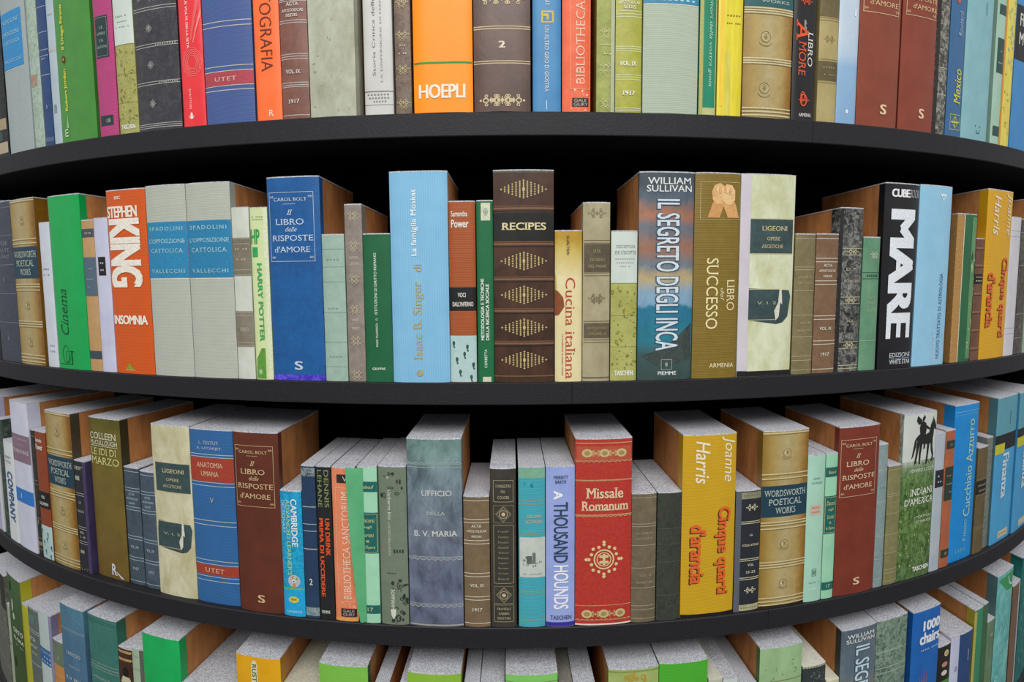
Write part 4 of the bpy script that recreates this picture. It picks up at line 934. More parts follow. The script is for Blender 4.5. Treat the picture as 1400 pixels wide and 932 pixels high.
 ('short reddish-brown volume dated 1917 on the second shelf', M('mottle', '#80644c', '#694f3c', rough=.4), acta(), {'p': 2.2}),
 ('black and silver marbled book with gilt rules on the second shelf', M('marble', '#161616', '#8f918c', rough=.45), [r(0, .12, 0, 1, '#232326')] + [d for vv in (.735, .44, .165) for d in (fleuron(.55, vv, 12, '#c4bc98'), h(vv + .02, .8, '#c4bc98', .12, 1), h(vv - .02, .8, '#c4bc98', .12, 1))] + [t('D. F.', .3, .75, .62, .638, '#c9c3a8'), t('SCHILLER', .22, .86, .55, .565, '#c9c3a8'), t('VOL.', .4, .75, .305, .322, '#c9c3a8'), h(.04, 1, '#c4bc98', .12, 1), h(.02, 1, '#c4bc98', .12, 1)], {'p': 2.6}),
 ('short mottled green book beside the black one with large white letters', M('stain', '#6f9a7c', '#4d7c60', rough=.5), [fleuron(.62, .87, 10, '#b9c9ac'), fleuron(.62, .85, 8, '#b9c9ac'), hs([.735, .69], .9, '#2f5a44'), squiggle(.2, .9, .712, 4, '#2b4a3a', 6), t('FOLCO', .3, .85, .535, .555, '#a9b890'), t('QUILICI', .25, .88, .495, .515, '#a9b890'), t('POESIE', .28, .86, .44, .46, '#a9b890'), h(.225, .9, '#9db79c')], {'p': 2.4}),
 ('black book with giant white letters reading MARE', M('plain', '#17171a', '#1f1f23', rough=.35), [t('CUBE', .16, .68, .925, .968, '#eceef2', bold=.05, space=.9), t('BOOK', .68, .99, .925, .968, '#c9ccd4', bold=-.015, shear=.3), t('MARE', .17, .88, .165, .862, '#e6ecf4', 'd', bold=.05, space=.95), ts('EDIZIONI', .3, .93, .062, .086, '#d8dce2', bold=.0), h(.055, .6, '#8ec0e0', .3, .93), t('WHITE STAR', .3, .94, .024, .049, '#d8dce2', bold=.01)], {'p': 3.2, 'wl': .013}),
 ('plain light blue book with a small white triangle near its top', M('plain', '#93c3de', '#86b8d6', rough=.45), [pg([(.58, .955), (.78, .955), (.68, .915)], '#e6eef2'), pg([(.635, .945), (.725, .945), (.68, .928)], '#8fc0dc', 3), ts('NUOVO TRATTATO DI ASTROLOGIA', .7, .8, .035, .52, '#3d6d9c', 'u'), t('Ciro Discepolo', .56, .66, .035, .2, '#d8e6ee', 'u', shear=.2)], {'p': 3.2}),
 ('dark green picture book with a rough tan cloth edge', M('stain', '#2a6a44', '#1f5636', rough=.45), [r(0, .3, 0, 1, M('fine', '#b58a50', '#9a7240')), r(.3, .33, 0, 1, '#d9d6c0'), r(.72, 1, .02, .98, M('stain', '#6f9a5c', '#3f7a60')), specks(.74, .98, .1, .9, 16, 5, '#a9c08a', 21), ell(.8, .72, 2.6, 8, '#2f3a2c', n=8), ell(.82, .64, 2.2, 9, '#c9c08a', n=8)], {'p': 3, 'side': M('fine', '#b58a50', '#9a7240'), 'wl': .012}),
 ('small ribbed brown leather book beside the yellow novel on the second shelf', M('stain', '#7a5140', '#553629', rough=.4), [r(0, 1, .63, .71, '#1e1b1a'), squiggle(.15, .9, .685, 2, '#cfc6b0', 4), squiggle(.15, .9, .655, 2, '#cfc6b0', 4)] + [d for vv in (.92, .78, .55, .4, .25, .1) for d in (h(vv, 3, '#8f6650'), h(vv - .014, 1.2, '#3d271d'))], {'p': 2.2}),
 ('yellow novel with dark-edged orange upright lettering on the second shelf', M('cloth', '#d9a51c', '#cb9714', rough=.45), harris(), {'p': 4, 'wl': .016}),
 ('thin white book beside the yellow novel on the second shelf', M('plain', '#cfcdd2', '#c2c0c8'), [hs([.9, .86], .5, '#9a98a2'), hs([.2, .16], .5, '#9a98a2')], {'p': 4}),
 ('narrow dark marbled book beside the thin white spine', M('marble', '#3a3533', '#6d665e', rough=.5), [hs([.9, .66, .3, .12], .9, '#aaa48e'), rosette(.5, .8, 4, '#aaa48e'), rosette(.5, .2, 4, '#aaa48e')], {'p': 2.4}),
 ('tall grey-green book at the far end of the second shelf', M('mottle', '#a3b3a2', '#93a594', rough=.55), [hs([.9, .3], .8, '#7b8c7c')], {'p': 3, 'wl': .01}),
]


# ------------------------------------------------------------------ third shelf
THIRD_BOOKS = [
 ('tall lavender-white book partly cut off at the start of the third shelf', M('plain', '#b7b6d2', '#a9a8c6'), [], {}),
 ('thin plain white book beside the dark green marbled spine', M('plain', '#d3d6da', '#c6cacf'), [], {}),
 ('narrow dark green and black marbled book on the third shelf', M('marble', '#22302c', '#55665c', rough=.45), [hs([.8, .5, .2], .9, '#8f9a8a')], {'p': 2.4}),
 ('narrow white book with dark blue upright capital letters', M('plain', '#d6dadb', '#cacfd2'), [t('ROBERT', .2, .8, .83, .852, '#6d7780'), t('LITTELL', .2, .8, .785, .807, '#6d7780'), t('COMPANY', .3, .8, .2, .7, '#2b5a8c', 'd', bold=.03)], {'p': 3.5}),
 ('wide white book with a mauve band and a blue band', M('plain', '#cdd0e0', '#c0c3d6'), [r(0, 1, .595, .78, M('mottle', '#8a7080', '#7c6474')), squiggle(.1, .9, .75, 2, '#c9bcc4', 9), h(.71, .5, '#c9bcc4', .2, .7), ts('STORIA RURALE', .06, .94, .655, .68, '#d8ccd2', bold=.02), r(0, 1, .315, .41, '#2c78cc'), t('I', .35, .4, .345, .38, '#a9cbe8', bold=.02)], {'p': 4}),
 ('very narrow black book with gilt flecks beside the rust-brown one', M('marble', '#1f1f1c', '#3a3a34', rough=.45), [hs([.95, .6, .57, .3, .14, .05], 1.2, '#8d8158'), ell(.5, .27, 2, 6, '#9a8a52', n=7), r(0, 1, .08, .11, '#8d7f5a')], {'p': 3}),
 ('rust-brown book with black band and pale footprint picture near the gold ribbed book', M('cloth', '#8f4526', '#80391e', rough=.45), power(), {'p': 3.5}),
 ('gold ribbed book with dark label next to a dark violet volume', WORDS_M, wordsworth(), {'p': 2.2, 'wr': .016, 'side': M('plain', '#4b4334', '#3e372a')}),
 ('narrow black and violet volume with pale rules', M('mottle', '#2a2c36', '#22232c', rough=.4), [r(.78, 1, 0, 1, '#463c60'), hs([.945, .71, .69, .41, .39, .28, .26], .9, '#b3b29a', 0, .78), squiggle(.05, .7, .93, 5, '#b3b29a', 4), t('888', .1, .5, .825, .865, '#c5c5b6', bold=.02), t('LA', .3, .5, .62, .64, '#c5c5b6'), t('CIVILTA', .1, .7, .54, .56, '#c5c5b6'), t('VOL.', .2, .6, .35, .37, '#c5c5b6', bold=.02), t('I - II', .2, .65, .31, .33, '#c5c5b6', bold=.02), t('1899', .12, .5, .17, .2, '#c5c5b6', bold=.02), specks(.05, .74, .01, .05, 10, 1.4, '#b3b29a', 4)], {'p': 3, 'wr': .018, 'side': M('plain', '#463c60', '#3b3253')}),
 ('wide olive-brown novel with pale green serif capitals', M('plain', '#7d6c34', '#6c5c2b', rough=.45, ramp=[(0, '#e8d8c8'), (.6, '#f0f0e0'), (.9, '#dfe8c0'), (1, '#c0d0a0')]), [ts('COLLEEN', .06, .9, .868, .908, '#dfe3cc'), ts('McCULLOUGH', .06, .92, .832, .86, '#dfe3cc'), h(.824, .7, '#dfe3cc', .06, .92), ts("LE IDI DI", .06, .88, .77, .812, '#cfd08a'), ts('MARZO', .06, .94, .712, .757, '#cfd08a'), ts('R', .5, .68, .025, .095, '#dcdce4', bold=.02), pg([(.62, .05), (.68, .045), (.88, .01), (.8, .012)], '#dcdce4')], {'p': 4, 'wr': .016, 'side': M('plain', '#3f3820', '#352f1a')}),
 ('short slate-blue bound volume beside the olive-brown novel', M('mottle', '#4a5863', '#37434c', rough=.4), acta('#a9bccb', 'VOL. XV'), {'p': 2.2}),
 ('short slate-blue bound volume beside the cream parchment book', M('mottle', '#4d5b68', '#3a4652', rough=.4), acta('#a9bccb', 'VOL. XV'), {'p': 2.2}),
 ('wide cream parchment book with torn dark labels beside the blue anatomy book', PARCH, ligeoni(), {'p': 3}),
 ('wide blue anatomy book with two red bands', M('cloth', '#33689f', '#2c5b90', rough=.45), [ts('L. TESTUT', .24, .7, .915, .933, '#b9c2c6'), ts('A. LATARJET', .18, .76, .882, .9, '#b9c2c6'), hs([.858, .843, .7, .68, .48, .455, .25, .228, .155, .13], .9, '#c9c9b8'), r(0, 1, .705, .838, '#a5402e'), ts('ANATOMIA', .16, .78, .785, .812, '#d8bfa0'), ts('UMANA', .26, .68, .735, .762, '#d8bfa0'), ts('V', .44, .54, .585, .612, '#c9b98e'), r(0, 1, .165, .222, '#a5402e'), ts('UTET', .24, .7, .18, .205, '#d8bfa0', space=1.1)], {'p': 3}),
 ('wide dark brown book with gilt framed title beside the blue anatomy book', M('plain', '#633123', '#552a1e', rough=.45), risposte('#d3b88a'), {'p': 3.2, 'wr': .012}),
 ('short cyan dictionary with a compact disc picture', M('marble', '#25a5cf', '#146a9c', rough=.35, amt=.8), [r(0, 1, 0, .225, '#1fa6dc'), h(.222, 2.2, '#7fb04a'), t('CAMBRIDGE', .52, .8, .56, .935, '#e3eef2', 'd', bold=.02), t("ADVANCED LEARNER'S", .28, .48, .33, .93, '#a9d8a0', 'd', bold=.01), t('DICTIONARY', .08, .24, .66, .92, '#a9d8e0', 'd', bold=.01), ell(.55, .285, 10, 10, '#b9bcc0', 2, n=20), pg([(.55, .285), (.68, .318), (.74, .3)], '#6fae5a', 3), pg([(.55, .285), (.42, .315), (.5, .333)], '#d08a4a', 3), pg([(.55, .285), (.62, .24), (.48, .238)], '#c9803c', 3), ell(.55, .285, 3.0, 3.0, '#e8eaee', 4, n=12), ell(.55, .285, 1.4, 1.4, '#2a6a94', 5, n=10), ell(.5, .135, 8.5, 5, '#e3cf3a', n=16), t('NEW', .36, .64, .125, .148, '#3a8a4a', bold=.02), t('CAMBRIDGE', .14, .86, .03, .048, '#bfe4f2')], {'p': 2.6}),
 ('narrow navy book bearing a number 2 beside the cyan dictionary', M('mottle', '#2b4262', '#22364f', rough=.4), [r(0, 1, .93, .985, M('marble', '#8a9494', '#34465c')), dots(.957, 6, .8, '#b9c0bc'), hs([.732, .62, .575, .458], 1.0, '#a9b2b2'), dots(.735, 9, .6, '#c9cec8'), dots(.455, 9, .6, '#c9cec8'), ts('2', .36, .6, .22, .262, '#cfd2c8', bold=.02), r(0, 1, .015, .07, M('marble', '#8a9c9c', '#3d5568'))], {'p': 2.4}),
 ('narrow black thriller with orange and grey-green upright lettering', M('plain', '#26282a', '#1f2123', rough=.4), [t('DENNIS', .58, .88, .735, .975, '#7f8f5c', 'd', bold=.01), t('LEHANE', .14, .42, .735, .975, '#7f8f5c', 'd', bold=.01), t('UN DRINK', .56, .86, .42, .665, '#e0562c', 'd', bold=.04), t('PRIMA DI UCCIDERE', .16, .44, .15, .665, '#e0562c', 'd', bold=.04), t('PIEMME', .14, .72, .04, .06, '#cfcfc4', bold=.02)], {'p': 4}),
 ('salmon book with ornate pale border beside the black thriller', M('mottle', '#e08a68', '#d5764e', rough=.45), [r(.24, .98, .9, .955, '#2f2b2a'), t('VI', .5, .76, .91, .943, '#cfc6b4'), fr(.16, .92, .13, .87, .7, '#ecc0a0'), ts('BIBLIOTHECA SANCTORUM', .42, .74, .15, .845, '#f0d6c4', 'u', bold=-.005), r(.26, .94, .03, .085, '#2c2927'), t('GALE', .36, .84, .06, .078, '#bdb4a6'), t('GIURY', .34, .86, .037, .055, '#bdb4a6'), specks(.18, .92, .09, .125, 14, 1.5, '#f0d0b4', 5), specks(.2, .92, .962, .985, 10, 1.2, '#f0d0b4', 6), r(0, 1, 0, .022, '#e0a45a')], {'p': 2.6}),
 ('pale mint book with teal labels and a loose green paper flap', M('plain', '#9fd3b4', '#92c6a8', rough=.45), tealset(), {'p': 2.4, 'flap': 'green'}),
 ('grey-olive book with black pen scrawls and white upright line', M('mottle', '#727f70', '#66725f', rough=.5), [specks(.1, .9, .8, .96, 10, 5, '#2f342e', 31), specks(.45, .98, .02, .3, 26, 5, '#31362f', 32), ts('Umberto Eco', .34, .46, .665, .855, '#d8dcd2', 'd', bold=.0), t('LA RICERCA DELLA LINGUA', .34, .42, .44, .65, '#cdd2c6', 'd'), t('BOMPIANI', .38, .52, .115, .225, '#cdd2c6', 'd', bold=.02), pg([(.36, .1), (.56, .1), (.54, .06), (.46, .035), (.38, .06)], '#d5d8cf'), r(.44, .48, .05, .115, '#d5d8cf', 3), squiggle(.2, .6, .33, 2, '#454a43', 7), squiggle(.5, .9, .47, 6, '#383c36', 4), squiggle(.3, .4, .93, 4, '#cdd2c6', 3)], {'p': 3}),
 ('thick blue-grey weathered book with scalloped silver lines', M('stain', '#a9b3ba', '#4c545c', rough=.5, ramp=[(0, '#b4b4d0'), (.3, '#b8bcd6'), (.5, '#c8ccdc'), (.8, '#cfe0e4'), (.9, '#cdeae2'), (1, '#c8ebdc')]), [lace(.865, 3.2, '#a9b4b0', 9, 1), h(.85, .7, '#a9b4b0'), ts('UFFICIO', .26, .82, .70, .73, '#c9cfcc', bold=.01), ts('DELLA', .36, .7, .60, .618, '#bcc4c2'), ts('B. V. MARIA', .12, .92, .487, .517, '#c9cfcc', bold=.02), lace(.372, 3.4, '#a9b4b0', 9), h(.378, .7, '#a9b4b0'), lace(.118, 3.4, '#a9b4b0', 9), h(.125, .7, '#a9b4b0'), h(.01, 2, '#a8a39a')], {'p': 2.4}),
 ('short brown volume dated 1917 beside the thick blue-grey book', M('mottle', '#7d6a52', '#665540', rough=.4), acta(), {'p': 2.2}),
 ('dark art book with framed lists and diamond ornaments', M('mottle', '#403d36', '#35332e', rough=.4), [fr(.12, .9, .79, .925, .7, '#a49a80'), ts('I MAESTRI', .22, .8, .88, .898, '#b9ae90'), ts('DEL', .42, .6, .848, .862, '#b9ae90'), ts('COLORE', .28, .74, .81, .828, '#b9ae90')] + [d for vv in (.715, .207) for d in (fr(.12, .9, vv - .055, vv + .055, .6, '#8f8468'), ell(.51, vv, 12, 12.5, '#7d735a', 2, n=4), ell(.51, vv, 9.5, 10, '#4a463d', 3, n=4), ring(.51, vv, 6.5, 6.5, .9, '#b3a888', k=4), ell(.51, vv, 3, 3, '#c5b995', 4, n=6), fleuron(.51, vv, 8, '#c5b995'))] + [fr(.12, .9, .28, .648, .7, '#a49a80')] + [t(nm, .3, .7, .6 - .033 * i, .614 - .033 * i, '#9c9278') for i, nm in enumerate(('Lippi', 'Cimabue', 'Duccio', 'Gaddi', 'Vinci', 'Melozzo', 'Angelico', 'Mantegna', 'Van Eyck', 'Bosch'))] + [fr(.12, .9, .035, .145, .7, '#a49a80'), ts('FRATELLI', .24, .78, .112, .126, '#b9ae90'), ts('FABBRI', .3, .72, .082, .096, '#b9ae90'), ts('EDITORI', .26, .76, .052, .066, '#b9ae90')], {'p': 2.6}),
 ('turquoise book with dull gold bands and a grey engraving', M('cloth', '#46a6b4', '#3d98a8', rough=.45), [hs([.795, .77, .60, .585, .225, .21, .06, .045], 1.2, '#8f9a78'), r(0, 1, .93, .995, M('mottle', '#7fae90', '#6fa08a')), t('GIACOMO', .3, .86, .685, .705, '#c0b09c', bold=.02), t('LEOPARDI', .26, .9, .652, .672, '#c0b09c', bold=.02), r(.04, 1, .315, .565, M('stain', '#c5cdc5', '#a3aca3')), r(.3, .5, .4, .45, '#5d6660', 2), r(.52, .64, .4, .47, '#6b746e', 2), specks(.1, .95, .38, .44, 14, 2.4, '#6b746e', 14), specks(.1, .5, .88, .93, 4, 3, '#2f7f94', 15), squiggle(.15, .9, .335, 1.8, '#8a938c', 10)], {'p': 2.4}),
 ('periwinkle blue book with long black and white upright title', M('plain', '#97a7dc', '#8a9ad2', rough=.4), [ts('MERRITT', .26, .76, .922, .942, '#33405c', bold=.01), ts('BARTH', .32, .7, .895, .914, '#33405c', bold=.01), t('A', .26, .58, .795, .85, '#eef1f6', 'd', bold=.04), t('THOUSAND', .26, .76, .405, .78, '#2d4258', 'd', bold=.01, space=.95), t('HOUNDS', .26, .78, .112, .388, '#eef1f6', 'd', bold=.02, space=.95), ts('TASCHEN', .14, .9, .047, .072, '#4a4a72', bold=.01), r(0, 1, 0, .028, '#3a2f9c')], {'p': 2.6}),
 ('thick red leather missal with gilt rosette', M('fine', '#b83a30', '#a52f28', rough=.35, spec=.5), [h(.975, 1.0, '#c9a878'), r(.02, .98, .888, .958, M('mottle', '#b25a40', '#a8452f'))] + [d for u in (.2, .5, .8) for d in (ell(u, .923, 8, 6.2, '#c9b680', n=10), ell(u, .923, 4.5, 3.4, '#a3895a', 3, n=8))] + [d for u in (.35, .65) for d in (fleuron(u, .923, 10, '#c9b680'),)] + [lace(.885, 2.6, '#c9a878', 11), h(.782, .7, '#d3b080'), lace(.778, 1.6, '#d3b080', 14, 1), ts('Missale', .18, .84, .685, .74, '#e0c8a4', bold=.02), ts('Romanum', .1, .94, .62, .67, '#e0c8a4', bold=.02), h(.598, .7, '#d3b080'), lace(.595, 2.4, '#d3b080', 12), rosette(.5, .36, 25, '#dcc694'), h(.11, .7, '#d3b080')] + [d for u in (.2, .5, .8) for d in (ell(u, .065, 8, 6.6, '#c9b680', n=10), ell(u, .065, 4.5, 3.6, '#a3895a', 3, n=8))] + [fleuron(.35, .065, 10, '#c9b680'), fleuron(.65, .065, 10, '#c9b680'), lace(.03, 2.2, '#c9a878', 12, 1), h(.008, 2.2, '#e3dcd2')], {'p': 2.8}),
 ('short brown volume with ruled bands beside the red missal', M('mottle', '#756a54', '#5c523f', rough=.5), civilta('#a9a08a'), {'p': 2.2}),
 ('short dark green-black book beside the yellow novel', M('marble', '#3c4036', '#2a2e28', rough=.5, amt=.8), [hs([.72, .6, .46, .2], .7, '#565b4c'), ring(.5, .13, 4, 4, .5, '#6a6a50')], {'p': 2.2}),
 ('thick yellow novel with orange lettering and black base', M('cloth', '#c9a024', '#bb921c', rough=.45), harris() + [r(0, 1, 0, .022, '#17151a', 3), dots(.014, 13, .4, '#8d8a84', .1, .9)], {'p': 3.2}),
 ('short black volume with gilt rosettes beside the yellow novel', M('mottle', '#2c3038', '#23262d', rough=.4), [r(0, .2, 0, 1, '#5b606a')] + scuola(), {'p': 2.4}),
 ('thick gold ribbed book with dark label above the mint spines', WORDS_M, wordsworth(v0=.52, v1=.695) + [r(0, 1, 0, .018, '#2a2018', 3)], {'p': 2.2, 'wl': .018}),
 ('pale mint book with small pink label beside the gold ribbed book', M('plain', '#a6d0bc', '#9ac4b0', rough=.45), [t('GIAN', .3, .66, .835, .85, '#6d948a'), t('CALDERONI', .2, .8, .805, .82, '#6d948a'), r(.18, .82, .595, .665, '#c9b8a8'), t('DIRITTO', .26, .74, .637, .652, '#c9705c'), t('PRIVATO', .26, .74, .608, .623, '#c9705c'), fr(.4, .66, .175, .225, .7, '#4c6f66'), squiggle(.44, .62, .2, 8, '#4c6f66', 3), squiggle(.25, .85, .13, 2, '#6d948a', 7), h(.085, .8, '#d3e6dc', .2, .85)], {'p': 2.4}),
 ('pale mint book with teal labels beside the red-brown framed book', M('plain', '#98ceae', '#8cc0a2', rough=.45), tealset(), {'p': 2.4}),
 ('thick red-brown book with pale framed title beside the mint spines', M('plain', '#7c3628', '#6c2d20', rough=.45), risposte('#dcc4a0'), {'p': 3, 'wl': .012}),
 ('narrow blue-grey ruled book behind the red-brown one', M('mottle', '#8a9c9c', '#73868a', rough=.5), [hs([.82, .6, .36, .2, .06], .8, '#a9b9b6'), squiggle(.2, .8, .7, 2.5, '#6d8084', 4)], {'p': 2.2}),
 ('short olive ruled book beside the picture book with a rider', M('mottle', '#86825a', '#6f6c46', rough=.5), civilta('#aaa886'), {'p': 2.2}),
 ('picture book with a dark horse rider above green grass', M('grass', '#ffffff', '#93a283', rough=.5, ramp=[(0, '#5f7a4c'), (.3, '#6d8c50'), (.5, '#5a7c44'), (.62, '#6f8f58'), (.68, '#8aa07c'), (.71, '#c6cfc6'), (1, '#d3d8d0')]), 'rider', {'p': 4.5, 'wl': .008}),
 ('narrow pale grey book with black label', M('plain', '#aeb8c0', '#9faab3'), [r(.1, 1, .61, .735, '#22262c'), squiggle(.3, .8, .69, 3, '#b9c0c6', 2), squiggle(.3, .8, .65, 3, '#b9c0c6', 2)], {'p': 4}),
 ('terracotta book with dark green labels', M('mottle', '#ad6444', '#9c5638', rough=.45), [r(.1, 1, .865, .925, '#2e3a32'), r(.1, 1, .49, .735, '#2e3a32'), r(.1, 1, .07, .13, '#2e3a32'), t('LA', .45, .65, .885, .905, '#b9a98a'), squiggle(.25, .9, .67, 3, '#8f9a80', 4), squiggle(.25, .9, .61, 3, '#8f9a80', 4), squiggle(.25, .9, .55, 3, '#8f9a80', 4), t('18', .45, .7, .088, .112, '#b9a98a')], {'p': 2.4}),
 ('bright blue book with pale upright lettering on the third shelf', M('plain', '#188ad2', '#127ec6', rough=.4), [t('Cucchiaio Azzurro', .5, .78, .275, .9, '#a9cdbb', 'u', bold=.01), t('il nuovo', .52, .68, .115, .255, '#8fc0c4', 'u', bold=.01), h(.955, .7, '#8fc8e4'), h(.935, .4, '#8fc8e4'), t('1950', .28, .66, .05, .072, '#9cc0a4', space=1.5)], {'p': 4.5}),
 ('short dark brown book with black label beside the bright blue one', M('stain', '#6d5c3c', '#54482f', rough=.5), [r(0, 1, .56, .685, '#1e1c1a'), t('LANGUAGE', .12, .88, .635, .652, '#b9ae90', bold=.01), t('HISTORY', .2, .85, .585, .602, '#b9ae90', bold=.01), hs([.7, .55, .25, .23], .9, '#8f8460')], {'p': 2.2}),
 ('narrow grey mottled book beside the blue financial volumes', M('marble', '#7a8078', '#565c55', rough=.5), [hs([.9, .3], .8, '#9a9f92')], {'p': 2.4}),
 ('blue financial volume with black band beside the grey mottled spine', M('plain', '#4a9fd0', '#4194c6', rough=.45), [r(0, 1, .74, 1, '#5f9fb0'), r(0, 1, .635, .745, '#1b1c20'), r(0, .42, .618, .685, '#c9c62e', 2), t('Finanza', .36, .66, .3, .61, '#d3e2e6', 'd', bold=.03), r(.35, .85, .022, .07, '#c9c0a0'), squiggle(.42, .8, .045, 3, '#8d8468', 4), squiggle(.6, .66, .85, 30, '#3f7f94', 1)], {'p': 5, 'wl': .016, 'side': M('plain', '#5a8a94', '#50808a')}),
 ('blue financial volume with black band at the far end of the third shelf', M('plain', '#479bce', '#3e90c2', rough=.45), [r(0, 1, .74, 1, '#5f9fb0'), r(0, 1, .635, .745, '#1b1c20'), r(0, .42, .618, .685, '#c9c62e', 2), t('Finanza', .36, .66, .3, .61, '#d3e2e6', 'd', bold=.03), r(.35, .85, .022, .07, '#c9c0a0')], {'p': 5}),
]


def rider():
    k = '#1f211f'
    P = lambda pts: pg(pts, k, 3)
    out = [
        r(0, 1, .715, 1, M('plain', '#c9cec8', '#bcc3bc')),
        P([(.34, .855), (.44, .875), (.62, .868), (.76, .88), (.86, .86), (.86, .82), (.74, .808), (.56, .812), (.40, .815)]),
        P([(.72, .87), (.78, .925), (.84, .952), (.88, .955), (.97, .915), (.985, .893), (.95, .886), (.89, .90), (.88, .86), (.84, .825)]),
        P([(.83, .945), (.85, .972), (.88, .95)]),
        P([(.36, .83), (.35, .765), (.31, .70), (.36, .70), (.41, .765), (.46, .82)]), P([(.46, .82), (.44, .76), (.45, .695), (.49, .695), (.50, .76), (.54, .815)]),
        P([(.68, .82), (.68, .75), (.65, .69), (.70, .69), (.73, .75), (.76, .82)]), P([(.78, .83), (.81, .77), (.86, .735), (.82, .70), (.87, .70), (.91, .74), (.86, .79), (.86, .85)]),
        P([(.36, .86), (.30, .84), (.25, .77), (.22, .73), (.27, .745), (.34, .80)]),
        P([(.46, .865), (.43, .91), (.46, .945), (.54, .95), (.62, .935), (.64, .90), (.62, .865)]),
        ell(.535, .962, 2.6, 3.8, k, 3, n=10), P([(.50, .955), (.36, .985), (.33, .955), (.40, .93), (.47, .935)]), P([(.52, .965), (.56, .988), (.60, .97), (.57, .955)]),
        P([(.58, .875), (.64, .845), (.62, .785), (.57, .78), (.58, .835), (.50, .865)]), P([(.60, .93), (.74, .905), (.75, .893), (.62, .905)]),
        specks(.3, 1, .69, .72, 26, 2.6, '#54683e', 41), specks(.0, 1, .06, .64, 70, 3.4, '#4a6636', 42), specks(.0, 1, .06, .62, 60, 3.0, '#9cb36e', 43),
        ts('EDWARD S. CURTIS', .22, .98, .648, .668, '#dfe4d8'), ts('INDIANI', .24, .94, .508, .548, '#eef1e8'), ts("D'AMERICA", .10, .98, .452, .492, '#eef1e8'),
        t('I PORTFOLI', .42, .92, .365, .38, '#dfe4d8'), t('COMPLETI', .46, .9, .335, .35, '#dfe4d8'), t('TASCHEN', .42, .94, .04, .068, '#eef1e8', bold=.03)]
    return out




